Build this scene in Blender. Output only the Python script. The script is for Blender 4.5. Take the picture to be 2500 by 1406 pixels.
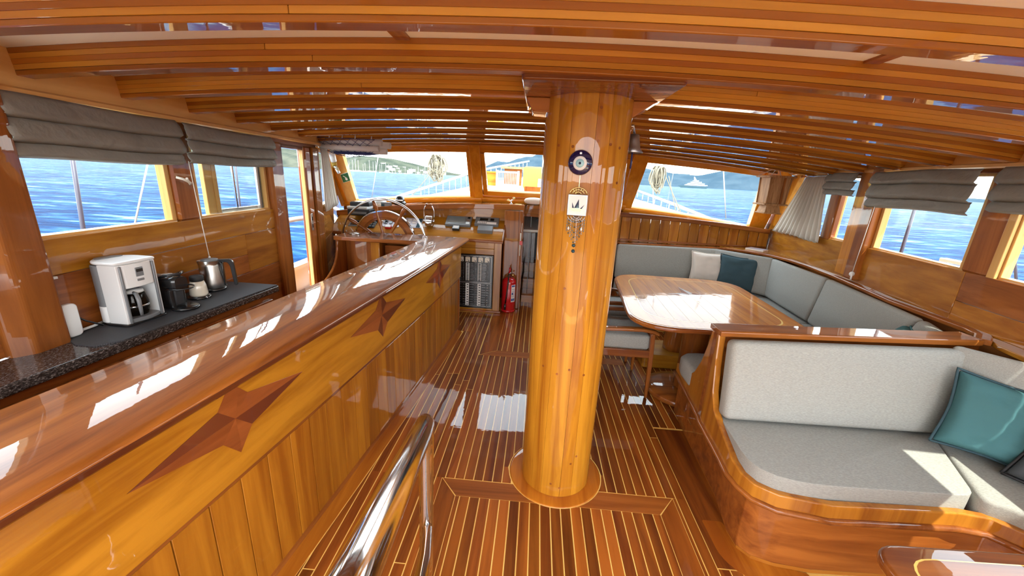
import bpy, bmesh, math, random
from mathutils import Vector, Matrix
from mathutils import noise as mnoise
S = bpy.context.scene
for o in list(bpy.data.objects): bpy.data.objects.remove(o)
COL = S.collection
PI = math.pi
rnd = random.Random(7)

# ---------------------------------------------------------------- camera
cd = bpy.data.cameras.new('camera'); cam = bpy.data.objects.new('camera', cd); COL.objects.link(cam)
cd.sensor_width = 36.0; cd.lens = 36.0*940.0/2500.0; cd.clip_start = 0.02; cd.clip_end = 20000
cam.matrix_world = Matrix(((0.996523, -0.065557, 0.051417, 0.0), (0.067406, 0.271667, -0.960028, 0.0), (0.048968, 0.960156, 0.275142, 1.62), (0, 0, 0, 1)))
S.camera = cam

# ---------------------------------------------------------------- world, sun, exposure
w = bpy.data.worlds.new('sky'); S.world = w; w.use_nodes = True
nt = w.node_tree; nt.nodes.clear()
wo = nt.nodes.new('ShaderNodeOutputWorld'); bg = nt.nodes.new('ShaderNodeBackground')
tc = nt.nodes.new('ShaderNodeTexCoord'); sx = nt.nodes.new('ShaderNodeSeparateXYZ'); cr = nt.nodes.new('ShaderNodeValToRGB')
nt.links.new(tc.outputs['Generated'], sx.inputs[0]); nt.links.new(sx.outputs['Z'], cr.inputs[0])
cr.color_ramp.elements[0].position = 0.0; cr.color_ramp.elements[0].color = (1.0, 0.99, 0.97, 1)
cr.color_ramp.elements[1].position = 0.6; cr.color_ramp.elements[1].color = (0.78, 0.88, 1.0, 1)
nt.links.new(cr.outputs[0], bg.inputs[0]); bg.inputs[1].default_value = 4.4
nt.links.new(bg.outputs[0], wo.inputs[0])
sd = bpy.data.lights.new('sun', 'SUN'); sun = bpy.data.objects.new('sun', sd); COL.objects.link(sun)
sd.energy = 5.2; sd.angle = 0.009; sd.color = (1.0, 0.93, 0.80)
SUN_DIR = Vector((-0.36, 0.42, -0.82))
sun.rotation_euler = SUN_DIR.to_track_quat('-Z', 'Y').to_euler()
vs = S.view_settings; vs.view_transform = 'Standard'; vs.look = 'None'; vs.gamma = 1.0; vs.use_curve_mapping = False
vs.exposure = 1.06
cy = S.cycles
cy.max_bounces = 10; cy.diffuse_bounces = 6; cy.glossy_bounces = 4; cy.transparent_max_bounces = 12
cy.caustics_reflective = False; cy.caustics_refractive = False; cy.sample_clamp_indirect = 6.0
cy.use_denoising = True

# ---------------------------------------------------------------- materials
def newmat(name):
    m = bpy.data.materials.new(name); m.use_nodes = True
    n = m.node_tree.nodes; return m, n, m.node_tree.links, n['Principled BSDF']
def flat(name, col, rough=0.5, metal=0.0, coat=0.0, spec=0.5, emit=None, bump=None):
    m, n, l, p = newmat(name)
    p.inputs['Base Color'].default_value = (*col, 1); p.inputs['Roughness'].default_value = rough
    p.inputs['Metallic'].default_value = metal; p.inputs['Coat Weight'].default_value = coat
    p.inputs['Coat Roughness'].default_value = 0.03; p.inputs['Specular IOR Level'].default_value = spec
    if emit: p.inputs['Emission Color'].default_value = (*emit[0], 1); p.inputs['Emission Strength'].default_value = emit[1]
    if bump:
        t = n.new('ShaderNodeTexCoord'); no = n.new('ShaderNodeTexNoise'); no.inputs['Scale'].default_value = bump[0]; no.inputs['Detail'].default_value = 4
        b = n.new('ShaderNodeBump'); b.inputs['Strength'].default_value = bump[1]; b.inputs['Distance'].default_value = bump[2]
        l.new(t.outputs['Object'], no.inputs['Vector']); l.new(no.outputs['Fac'], b.inputs['Height']); l.new(b.outputs[0], p.inputs['Normal'])
    return m
def wood(name, c1, c2, axis='Y', rough=0.32, coat=1.0, var=0.25, scale=1.0, knots=False, cr=0.012, ripple=0.012, dist=0.5):
    m, n, l, p = newmat(name)
    t = n.new('ShaderNodeTexCoord'); mp = n.new('ShaderNodeMapping')
    s = [16*scale]*3; s['XYZ'.index(axis)] = 1.1*scale
    mp.inputs['Scale'].default_value = s
    oi = n.new('ShaderNodeObjectInfo'); comb = n.new('ShaderNodeVectorMath'); comb.operation = 'MULTIPLY_ADD'
    comb.inputs[1].default_value = (1, 1, 1)
    sc = n.new('ShaderNodeVectorMath'); sc.operation = 'SCALE'; sc.inputs[0].default_value = (37, 23, 51); l.new(oi.outputs['Random'], sc.inputs['Scale'])
    l.new(t.outputs['Object'], mp.inputs[0]); l.new(mp.outputs[0], comb.inputs[0]); l.new(sc.outputs[0], comb.inputs[2])
    n1 = n.new('ShaderNodeTexNoise'); n1.inputs['Scale'].default_value = 1.0; n1.inputs['Detail'].default_value = 6; n1.inputs['Roughness'].default_value = 0.6; n1.inputs['Distortion'].default_value = dist
    n2 = n.new('ShaderNodeTexNoise'); n2.inputs['Scale'].default_value = 0.22; n2.inputs['Detail'].default_value = 3; n2.inputs['Distortion'].default_value = 1.0
    l.new(comb.outputs[0], n1.inputs['Vector']); l.new(comb.outputs[0], n2.inputs['Vector'])
    ad = n.new('ShaderNodeMath'); ad.operation = 'MULTIPLY_ADD'; ad.inputs[1].default_value = 0.6; l.new(n1.outputs['Fac'], ad.inputs[0])
    m2 = n.new('ShaderNodeMath'); m2.operation = 'MULTIPLY'; m2.inputs[1].default_value = 0.4; l.new(n2.outputs['Fac'], m2.inputs[0]); l.new(m2.outputs[0], ad.inputs[2])
    rp = n.new('ShaderNodeValToRGB'); e = rp.color_ramp.elements
    e[0].position = 0.39; e[0].color = (*c2, 1); e[1].position = 0.60; e[1].color = (*c1, 1)
    l.new(ad.outputs[0], rp.inputs[0])
    hs = n.new('ShaderNodeHueSaturation')
    vm = n.new('ShaderNodeMapRange'); vm.inputs['To Min'].default_value = 1-var; vm.inputs['To Max'].default_value = 1+var
    l.new(oi.outputs['Random'], vm.inputs['Value']); l.new(vm.outputs[0], hs.inputs['Value']); l.new(rp.outputs[0], hs.inputs['Color'])
    l.new(hs.outputs[0], p.inputs['Base Color'])
    p.inputs['Roughness'].default_value = 0.5; p.inputs['Specular IOR Level'].default_value = 0.12; p.inputs['Coat Weight'].default_value = coat; p.inputs['Coat Roughness'].default_value = cr; p.inputs['Coat IOR'].default_value = 1.42
    if ripple:
        n3 = n.new('ShaderNodeTexNoise'); n3.inputs['Scale'].default_value = 9.0; n3.inputs['Detail'].default_value = 3
        b = n.new('ShaderNodeBump'); b.inputs['Strength'].default_value = 0.35; b.inputs['Distance'].default_value = ripple*0.1
        l.new(t.outputs['Object'], n3.inputs['Vector']); l.new(n3.outputs['Fac'], b.inputs['Height']); l.new(b.outputs[0], p.inputs['Coat Normal'])
    return m
GOLD1, GOLD2 = (0.48, 0.205, 0.015), (0.27, 0.092, 0.005)
RED1, RED2 = (0.33, 0.105, 0.018), (0.16, 0.040, 0.007)
M = {}
for ax in 'XYZ':
    M['gold'+ax] = wood('amber_wood_'+ax, GOLD1, GOLD2, ax, var=0.12)
    M['red'+ax] = wood('mahogany_'+ax, RED1, RED2, ax, var=0.18)
    M['mid'+ax] = wood('honey_wood_'+ax, (0.47, 0.185, 0.018), (0.26, 0.078, 0.008), ax, var=0.22)
    M['pale'+ax] = wood('pale_plywood_'+ax, (0.72, 0.43, 0.15), (0.62, 0.34, 0.10), ax, var=0.05, rough=0.4, coat=0.6)
M['plank'] = wood('floor_plank_wood', (0.34, 0.095, 0.012), (0.13, 0.028, 0.005), 'Y', var=0.33, rough=0.25)
M['plankX'] = wood('floor_plank_wood_cross', (0.37, 0.115, 0.020), (0.18, 0.045, 0.008), 'X', var=0.15, rough=0.25)
M['margin'] = wood('floor_margin_wood', (0.50, 0.17, 0.014), (0.30, 0.075, 0.007), 'Y', var=0.1, rough=0.25)
M['seam'] = wood('pale_seam', (0.95, 0.66, 0.18), (0.88, 0.55, 0.13), 'Y', var=0.02, rough=0.3)
M['lamL'] = wood('pale_lamina', (0.56, 0.26, 0.036), (0.45, 0.180, 0.020), 'X', var=0.14, rough=0.3)
M['lamD'] = wood('dark_lamina', (0.38, 0.135, 0.016), (0.28, 0.085, 0.009), 'X', var=0.18, rough=0.3)
M['pillar'] = wood('pillar_wood', (0.56, 0.245, 0.018), (0.31, 0.098, 0.006), 'Z', var=0.11, scale=0.55, dist=2.2)
M['inlayD'] = flat('dark_inlay', (0.13, 0.030, 0.012), 0.3, coat=1)
M['inlayM'] = wood('mid_inlay', (0.30, 0.085, 0.02), (0.20, 0.05, 0.012), 'Y', var=0.1)
M['white'] = flat('white_panel', (0.90, 0.92, 0.92), 0.5)
M['sofa'] = flat('grey_upholstery', (0.42, 0.43, 0.405), 0.95, spec=0.15, bump=(350, 0.35, 0.002))
M['blind'] = flat('grey_blind_fabric', (0.25, 0.25, 0.225), 0.6, spec=0.4, bump=(11, 0.6, 0.03))
M['curtain'] = flat('pale_curtain_fabric', (0.56, 0.53, 0.47), 0.9, spec=0.1)
M['steel'] = flat('polished_steel', (0.72, 0.73, 0.75), 0.09, 1.0)
M['brushed'] = flat('brushed_steel', (0.50, 0.48, 0.45), 0.28, 1.0)
M['black'] = flat('black_plastic', (0.012, 0.012, 0.013), 0.25, coat=0.3)
M['mblack'] = flat('matt_black', (0.015, 0.015, 0.017), 0.6)
M['wplastic'] = flat('white_plastic', (0.72, 0.74, 0.74), 0.3, coat=0.3)
M['gplastic'] = flat('grey_plastic', (0.16, 0.17, 0.18), 0.35)
M['lgrey'] = flat('light_grey_panel', (0.46, 0.45, 0.52), 0.3)
M['screen'] = flat('screen_glass', (0.20, 0.24, 0.25), 0.08, coat=1)
M['cream'] = flat('cream_enamel', (0.72, 0.66, 0.54), 0.25, coat=0.5)
M['redpaint'] = flat('red_paint', (0.55, 0.010, 0.014), 0.25, coat=0.8)
M['paper'] = flat('white_paper', (0.80, 0.80, 0.78), 0.7)
M['ink'] = flat('dark_ink', (0.02, 0.03, 0.07), 0.6)
M['blueink'] = flat('blue_ink', (0.02, 0.08, 0.32), 0.5)
M['rope'] = flat('rope', (0.74, 0.71, 0.62), 0.9)
M['navy'] = flat('navy_cloth', (0.035, 0.045, 0.16), 0.8)
M['green'] = flat('green_sign', (0.01, 0.14, 0.055), 0.4)
M['teal'] = flat('teal_velvet', (0.055, 0.15, 0.165), 0.85, spec=0.2, bump=(60, 0.3, 0.004))
M['slate'] = flat('slate_velvet', (0.045, 0.085, 0.105), 0.85, spec=0.2, bump=(60, 0.3, 0.004))
M['charcoal'] = flat('charcoal_velvet', (0.07, 0.08, 0.09), 0.85, spec=0.2, bump=(60, 0.3, 0.004))
M['creamcloth'] = flat('cream_cloth', (0.72, 0.66, 0.59), 0.9, spec=0.1, bump=(60, 0.3, 0.004))
M['glassblue'] = flat('dark_blue_glass', (0.008, 0.008, 0.06), 0.08, coat=1)
M['paleblue'] = flat('pale_blue_glass', (0.35, 0.62, 0.68), 0.15, coat=1)
M['pewter'] = flat('pewter', (0.45, 0.43, 0.42), 0.35, 0.9)
M['brass'] = flat('brass', (0.80, 0.62, 0.25), 0.25, 1.0)
M['yellow'] = flat('yellow_cushion', (0.36, 0.23, 0.03), 0.8)
M['bartop'] = wood('bar_top_wood', (0.46, 0.155, 0.022), (0.20, 0.055, 0.008), 'Y', var=0.05, ripple=0.02)
M['railout'] = flat('rail_paint', (0.30, 0.30, 0.31), 0.5)
M['aftdeck'] = flat('greyed_teak', (0.19, 0.175, 0.15), 0.7)  # greyed so the bounce of the added aft deck stays less red
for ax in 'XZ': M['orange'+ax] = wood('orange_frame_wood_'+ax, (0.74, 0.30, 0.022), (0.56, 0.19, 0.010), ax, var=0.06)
M['barplank'] = wood('bar_board_wood', (0.43, 0.165, 0.012), (0.25, 0.075, 0.005), 'Z', var=0.10)
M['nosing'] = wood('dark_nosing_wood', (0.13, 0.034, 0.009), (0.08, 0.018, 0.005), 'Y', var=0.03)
M['mauve'] = flat('mauve_pole', (0.045, 0.04, 0.065), 0.4)
M['ropeout'] = flat('dimmed_rope', (0.19, 0.165, 0.12), 0.9)  # darker copy of the rope, toned down against outdoor overexposure
M['tableY'] = wood('table_wood', (0.58, 0.23, 0.018), (0.33, 0.10, 0.007), 'Y', var=0.14, coat=0.5, cr=0.05, ripple=0.03)
M['deck'] = flat('white_deck', (0.62, 0.61, 0.57), 0.6)
M['wicker'] = wood('woven_cane', (0.50, 0.28, 0.13), (0.28, 0.13, 0.05), 'Z', coat=0.0, rough=0.7, var=0.05, scale=6)
M['concrete'] = flat('pale_stone', (0.8, 0.76, 0.7), 0.8)

def granite():
    m, n, l, p = newmat('speckled_granite')
    t = n.new('ShaderNodeTexCoord'); v = n.new('ShaderNodeTexNoise'); v.inputs['Scale'].default_value = 170; v.inputs['Detail'].default_value = 5; v.inputs['Roughness'].default_value = 0.7
    mp = n.new('ShaderNodeMapping'); mp.inputs['Scale'].default_value = (1.6, 0.6, 1); l.new(t.outputs['Object'], mp.inputs[0]); l.new(mp.outputs[0], v.inputs['Vector'])
    rp = n.new('ShaderNodeValToRGB'); e = rp.color_ramp.elements; e[0].position = 0.42; e[0].color = (0.018, 0.016, 0.016, 1); e[1].position = 0.68; e[1].color = (0.34, 0.32, 0.31, 1)
    x = rp.color_ramp.elements.new(0.54); x.color = (0.065, 0.058, 0.056, 1)
    l.new(v.outputs['Fac'], rp.inputs[0]); l.new(rp.outputs[0], p.inputs['Base Color']); p.inputs['Roughness'].default_value = 0.12
    return m
M['granite'] = granite()
def matmat():
    m, n, l, p = newmat('ribbed_rubber')
    t = n.new('ShaderNodeTexCoord'); wv = n.new('ShaderNodeTexWave'); wv.bands_direction = 'Y'; wv.inputs['Scale'].default_value = 55
    l.new(t.outputs['Object'], wv.inputs['Vector']); b = n.new('ShaderNodeBump'); b.inputs['Strength'].default_value = 0.6; b.inputs['Distance'].default_value = 0.002
    l.new(wv.outputs['Fac'], b.inputs['Height']); l.new(b.outputs[0], p.inputs['Normal'])
    p.inputs['Base Color'].default_value = (0.045, 0.048, 0.055, 1); p.inputs['Roughness'].default_value = 0.6
    return m
M['mat'] = matmat()
def fabric_weave(m):   # faint heathered threads on the upholstery
    n = m.node_tree.nodes; l = m.node_tree.links; p = n['Principled BSDF']
    t = n.new('ShaderNodeTexCoord'); no = n.new('ShaderNodeTexNoise'); no.inputs['Scale'].default_value = 240; no.inputs['Detail'].default_value = 5
    mp = n.new('ShaderNodeMapping'); mp.inputs['Scale'].default_value = (0.35, 1.0, 1.6); l.new(t.outputs['Object'], mp.inputs[0]); l.new(mp.outputs[0], no.inputs['Vector'])
    rp = n.new('ShaderNodeValToRGB'); e = rp.color_ramp.elements; e[0].position = 0.30; e[0].color = (0.275, 0.278, 0.258, 1); e[1].position = 0.70; e[1].color = (0.37, 0.375, 0.35, 1)
    l.new(no.outputs['Fac'], rp.inputs[0]); l.new(rp.outputs[0], p.inputs['Base Color'])
fabric_weave(M['sofa'])
def glassmat(name='window_glass', tint=(0.93, 0.96, 0.95), fac=0.05):
    m, n, l, p = newmat(name); n.remove(p)
    out = n['Material Output']; tr = n.new('ShaderNodeBsdfTransparent'); tr.inputs[0].default_value = (*tint, 1)
    gl = n.new('ShaderNodeBsdfGlossy'); gl.inputs['Roughness'].default_value = 0.01
    lw = n.new('ShaderNodeLayerWeight'); lw.inputs['Blend'].default_value = 0.5; pw = n.new('ShaderNodeMath'); pw.operation = 'POWER'; pw.inputs[1].default_value = 6.0; ml = n.new('ShaderNodeMath'); ml.operation = 'MULTIPLY_ADD'; ml.inputs[1].default_value = 0.35; ml.inputs[2].default_value = 0.02; mx = n.new('ShaderNodeMixShader')
    l.new(lw.outputs['Facing'], pw.inputs[0]); l.new(pw.outputs[0], ml.inputs[0]); l.new(ml.outputs[0], mx.inputs[0]); l.new(tr.outputs[0], mx.inputs[1]); l.new(gl.outputs[0], mx.inputs[2]); l.new(mx.outputs[0], out.inputs[0])
    return m
M['glass'] = glassmat()
M['carafe'] = glassmat('smoked_glass', (0.55, 0.52, 0.48))
def seamat():
    m, n, l, p = newmat('sea_water')
    t = n.new('ShaderNodeTexCoord'); ns = []
    for sc, rot in (((0.22, 0.75, 1), 0.15), ((0.05, 0.16, 1), -0.2)):
        mp = n.new('ShaderNodeMapping'); mp.inputs['Scale'].default_value = sc; mp.inputs['Rotation'].default_value = (0, 0, rot+PI/5)
        l.new(t.outputs['Object'], mp.inputs[0]); no = n.new('ShaderNodeTexNoise'); no.inputs['Scale'].default_value = 1.6; no.inputs['Detail'].default_value = 7; no.inputs['Roughness'].default_value = 0.65; no.inputs['Distortion'].default_value = 0.6
        l.new(mp.outputs[0], no.inputs['Vector']); ns.append(no)
    ad = n.new('ShaderNodeMath'); ad.operation = 'MULTIPLY_ADD'; ad.inputs[1].default_value = 0.6; l.new(ns[0].outputs['Fac'], ad.inputs[0])
    m2 = n.new('ShaderNodeMath'); m2.operation = 'MULTIPLY'; m2.inputs[1].default_value = 0.4; l.new(ns[1].outputs['Fac'], m2.inputs[0]); l.new(m2.outputs[0], ad.inputs[2])
    rp = n.new('ShaderNodeValToRGB'); e = rp.color_ramp.elements; e[0].position = 0.40; e[0].color = (0.0015, 0.013, 0.050, 1); e[1].position = 0.61; e[1].color = (0.11, 0.17, 0.21, 1)  # pale end of the ramp paints wave glitter into the base colour
    x = rp.color_ramp.elements.new(0.48); x.color = (0.0035, 0.029, 0.086, 1); x = rp.color_ramp.elements.new(0.54); x.color = (0.013, 0.058, 0.125, 1)
    l.new(ad.outputs[0], rp.inputs[0]); l.new(rp.outputs[0], p.inputs['Base Color'])
    b = n.new('ShaderNodeBump'); b.inputs['Strength'].default_value = 0.7; b.inputs['Distance'].default_value = 0.5
    l.new(ad.outputs[0], b.inputs['Height']); l.new(b.outputs[0], p.inputs['Normal'])
    p.inputs['Roughness'].default_value = 0.3; p.inputs['IOR'].default_value = 1.1; p.inputs['Specular IOR Level'].default_value = 0.01
    return m
M['sea'] = seamat()
def hillmat(name, c1, c2, sc):
    m, n, l, p = newmat(name)
    t = n.new('ShaderNodeTexCoord'); no = n.new('ShaderNodeTexNoise'); no.inputs['Scale'].default_value = sc; no.inputs['Detail'].default_value = 6
    l.new(t.outputs['Object'], no.inputs['Vector']); rp = n.new('ShaderNodeValToRGB'); e = rp.color_ramp.elements
    e[0].position = 0.4; e[0].color = (*c1, 1); e[1].position = 0.62; e[1].color = (*c2, 1)
    l.new(no.outputs['Fac'], rp.inputs[0]); l.new(rp.outputs[0], p.inputs['Base Color']); p.inputs['Roughness'].default_value = 1.0; p.inputs['Specular IOR Level'].default_value = 0
    return m
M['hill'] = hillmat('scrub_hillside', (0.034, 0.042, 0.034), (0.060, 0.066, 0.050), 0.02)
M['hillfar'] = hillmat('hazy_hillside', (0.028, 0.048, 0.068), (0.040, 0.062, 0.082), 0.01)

# ---------------------------------------------------------------- geometry helpers
class G:
    """collects faces; build() links ONE mesh object"""
    def __init__(s): s.v = []; s.f = []; s.sm = []
    def add(s, vs_, fs, smooth=False):
        b = len(s.v); s.v += [tuple(v) for v in vs_]; s.f += [tuple(i+b for i in f) for f in fs]; s.sm += [smooth]*len(fs); return s
    def box(s, x0, x1, y0, y1, z0, z1):
        return s.add([(x, y, z) for x in (x0, x1) for y in (y0, y1) for z in (z0, z1)], [(0, 1, 3, 2), (4, 6, 7, 5), (0, 4, 5, 1), (2, 3, 7, 6), (0, 2, 6, 4), (1, 5, 7, 3)])
    def hexa(s, p):  # 8 pts: bottom 4 loop, top 4 loop
        return s.add(p, [(3, 2, 1, 0), (4, 5, 6, 7), (0, 1, 5, 4), (1, 2, 6, 5), (2, 3, 7, 6), (3, 0, 4, 7)])
    def prism(s, pts, lo, hi, axis='Z', smooth=False):
        n = len(pts)
        def P(a, b, c): return {'Z': (a, b, c), 'X': (c, a, b), 'Y': (a, c, b)}[axis]
        vs_ = [P(a, b, lo) for a, b in pts]+[P(a, b, hi) for a, b in pts]
        return s.add(vs_, [tuple(reversed(range(n))), tuple(range(n, 2*n))]+[(i, (i+1) % n, n+(i+1) % n, n+i) for i in range(n)], smooth)
    def slab(s, pts, off):  # any 3-D polygon pushed along a vector
        n = len(pts); o = Vector(off); vs_ = [Vector(p) for p in pts]; vs_ += [v+o for v in vs_]
        return s.add(vs_, [tuple(reversed(range(n))), tuple(range(n, 2*n))]+[(i, (i+1) % n, n+(i+1) % n, n+i) for i in range(n)])
    def loft(s, secs, cap=True, smooth=True, closed=True):
        n = len(secs[0]); vs_ = [p for q in secs for p in q]; fs = []
        for k in range(len(secs)-1):
            for i in range(n if closed else n-1):
                j = (i+1) % n; fs.append((k*n+i, k*n+j, (k+1)*n+j, (k+1)*n+i))
        s.add(vs_, fs, smooth)
        if cap and closed:
            s.add(secs[0], [tuple(reversed(range(n)))]); s.add(secs[-1], [tuple(range(n))])
        return s
    def tube(s, path, r, seg=8, cap=True):
        path = [Vector(p) for p in path]; rs = r if isinstance(r, (list, tuple)) else [r]*len(path); secs = []; up = None
        for i, p in enumerate(path):
            d = (path[min(i+1, len(path)-1)]-path[max(i-1, 0)]).normalized()
            if up is None: up = Vector((0, 0, 1)) if abs(d.z) < .9 else Vector((1, 0, 0))
            a = d.cross(up).normalized(); b = a.cross(d).normalized(); up = b
            secs.append([p+(a*math.cos(t)+b*math.sin(t))*rs[i] for t in [2*PI*k/seg for k in range(seg)]])
        return s.loft(secs, cap)
    def lathe(s, prof, c=(0, 0, 0), seg=24, axis='Z', a0=0, a1=2*PI):
        secs = []; full = abs(a1-a0-2*PI) < 1e-6
        for r, h in prof:
            ring = []
            for k in range(seg):
                t = a0+(a1-a0)*k/seg; u, v_ = r*math.cos(t), r*math.sin(t)
                q = {'Z': (u, v_, h), 'Y': (u, h, v_), 'X': (h, u, v_)}[axis]; ring.append((c[0]+q[0], c[1]+q[1], c[2]+q[2]))
            secs.append(ring)
        return s.loft(secs, True)
    def cyl(s, c, r, h, axis='Z', seg=20): return s.lathe([(r, 0), (r, h)], c, seg, axis)
    def xf(s, mtx):
        s.v = [tuple(mtx @ Vector(v)) for v in s.v]; return s
    def build(s, name, mat, parent=None, origin=None, bevel=0, bseg=2, subsurf=0, solid=0, flatshade=False, **props):
        o_ = Vector(origin) if origin is not None else (world_origin(parent) if parent else Vector((0, 0, 0)))
        me = bpy.data.meshes.new(name); me.from_pydata([tuple(Vector(v)-o_) for v in s.v], [], s.f)
        me.polygons.foreach_set('use_smooth', [False if flatshade else b for b in s.sm])
        bm = bmesh.new(); bm.from_mesh(me); bmesh.ops.remove_doubles(bm, verts=bm.verts, dist=1e-5)
        bmesh.ops.recalc_face_normals(bm, faces=bm.faces); bm.to_mesh(me); bm.free()
        me.materials.append(M[mat] if isinstance(mat, str) else mat)
        o = bpy.data.objects.new(name, me); COL.objects.link(o)
        if parent: o.parent = parent
        else: o.location = o_
        if solid: md = o.modifiers.new('s', 'SOLIDIFY'); md.thickness = solid; md.offset = 0
        if bevel:
            md = o.modifiers.new('b', 'BEVEL'); md.width = bevel; md.segments = bseg; md.limit_method = 'ANGLE'; md.angle_limit = 0.6; md.harden_normals = False
            if bseg > 1 and not flatshade: me.polygons.foreach_set('use_smooth', [True]*len(me.polygons)); me.set_sharp_from_angle(angle=0.6) if not bevel > 0.012 else None
        if subsurf: md = o.modifiers.new('ss', 'SUBSURF'); md.levels = subsurf; md.render_levels = subsurf
        for k, v in props.items(): o[k] = v
        return o
WO = {}
def world_origin(o):
    while o.parent: o = o.parent
    return Vector(o.location)
def thing(name, label, cat, loc=(0, 0, 0), group=None):
    o = bpy.data.objects.new(name, None); COL.objects.link(o); o.location = loc; o.empty_display_size = 0.1
    o['label'] = label; o['category'] = cat
    if group: o['group'] = group
    return o
def tag(o, label, cat, group=None):
    o['label'] = label; o['category'] = cat
    if group: o['group'] = group
    return o
def setting(name, mesh_g=None, mat=None, **k):
    if mesh_g is None:
        o = bpy.data.objects.new(name, None); COL.objects.link(o)
    else: o = mesh_g.build(name, mat, **k)
    o['kind'] = 'structure'; return o
def clip(poly, f):   # keep the part of a 2-D polygon where f(p) >= 0
    out = []
    for i, p in enumerate(poly):
        q = poly[(i+1) % len(poly)]; a, b = f(p), f(q)
        if a >= 0: out.append(p)
        if a*b < 0: t = a/(a-b); out.append((p[0]+(q[0]-p[0])*t, p[1]+(q[1]-p[1])*t))
    return out
def arc(cx, cy_, r, a0, a1, n): return [(cx+r*math.cos(a0+(a1-a0)*i/n), cy_+r*math.sin(a0+(a1-a0)*i/n)) for i in range(n+1)]
def roundrect(x0, x1, y0, y1, r, n=5):
    return arc(x1-r, y1-r, r, 0, PI/2, n)+arc(x0+r, y1-r, r, PI/2, PI, n)+arc(x0+r, y0+r, r, PI, 1.5*PI, n)+arc(x1-r, y0+r, r, 1.5*PI, 2*PI, n)
def roundpoly(pts, r, n=4):
    out = []; k = len(pts)
    for i in range(k):
        p0, p, p1 = Vector(pts[i-1]).to_2d(), Vector(pts[i]).to_2d(), Vector(pts[(i+1) % k]).to_2d()
        ri = r[i] if isinstance(r, (list, tuple)) else r
        a = p+(p0-p).normalized()*min(ri, (p0-p).length*.49); b = p+(p1-p).normalized()*min(ri, (p1-p).length*.49)
        for j in range(n+1):
            t = j/n; q = a*(1-t)**2+p*2*t*(1-t)+b*t*t; out.append((q.x, q.y))
    return out
def lerp(a, b, t): return a+(b-a)*t
xB = lambda y: -1.09+.105*y-.007*y*y          # bar front curve
def xP(y): return -1.88-.075*y if y < 3.8 else -2.165-(y-3.8)*.38   # port wall
xS = lambda y: 2.16+.15*y                     # starboard wall
camber = lambda x, y: -.022*(x+.1)**2-.004*(y-1.5)

# ================================================================ SETTING: floor
floor = setting('floor', G().box(-2.75, 3.1, -1.2, 6.6, -0.05, -0.0012), 'seam')
PW_ = 0.0525; GAP = 0.0055
ring = (0.2, 1.87, 0.262)
def xm(y):  # inner edge of the margin board that follows the bar
    return xB(y)+.095 if y < 3.78 else -9
def rm(y):  # outboard limit of planking
    return 0.915 if y < 2.36 else 2.55
def band_free(x0, x1, y0, y1): return True
def plank(poly, mat='plank', z=0.0, th=0.012, name='plank'):
    if len(poly) < 3: return
    a = abs(sum(poly[i-1][0]*poly[i][1]-poly[i][0]*poly[i-1][1] for i in range(len(poly))))/2
    if a < 2e-4: return
    G().prism(poly, z-th, z).build(name, mat, floor)
def cut_ring(poly):   # planks die into the round collar of the mast
    if len(poly) < 3: return []
    cx, cyy, r = ring; xs = [p[0] for p in poly]; ys = [p[1] for p in poly]
    x0, x1, y0, y1 = min(xs), max(xs), min(ys), max(ys)
    if x1 < cx-r or x0 > cx+r or y1 < cyy-r or y0 > cyy+r: return [poly]
    r += .003
    f = lambda x: math.sqrt(max(0, r*r-(x-cx)**2)) if abs(x-cx) < r else 0
    xx = [lerp(x0, x1, k/8) for k in range(9)]; out = []
    for s in (-1, 1):
        E = [(x, (max(y0, min(y1, cyy-f(x))) if s < 0 else min(y1, max(y0, cyy+f(x))))) for x in xx]
        if s < 0 and y0 < cyy: out.append([(x0, y0), (x1, y0)]+E[::-1])
        if s > 0 and y1 > cyy: out.append(E+[(x1, y1), (x0, y1)])
    return out
HX0, HX1, HY = -.427, .83, 1.745       # near hatch, its forward band
HX2, HY2 = -.455, 3.30                 # second hatch further forward
i0 = int((-1.2)/PW_)
def emit(x0, x1, y0, y1):
    if x1-x0 < .004 or y1-y0 < .012: return
    poly = [(x0, y0), (x1, y0), (x1, y1), (x0, y1)]
    if x0 < -.55 and y0 < 3.83: poly = clip(poly, lambda p: p[0]-(xB(min(p[1], 3.8))+.088)) if y1 < 3.87 else clip(poly, lambda p: p[0]-(xB(p[1])+.088))
    for q in cut_ring(poly): plank(q)
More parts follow.
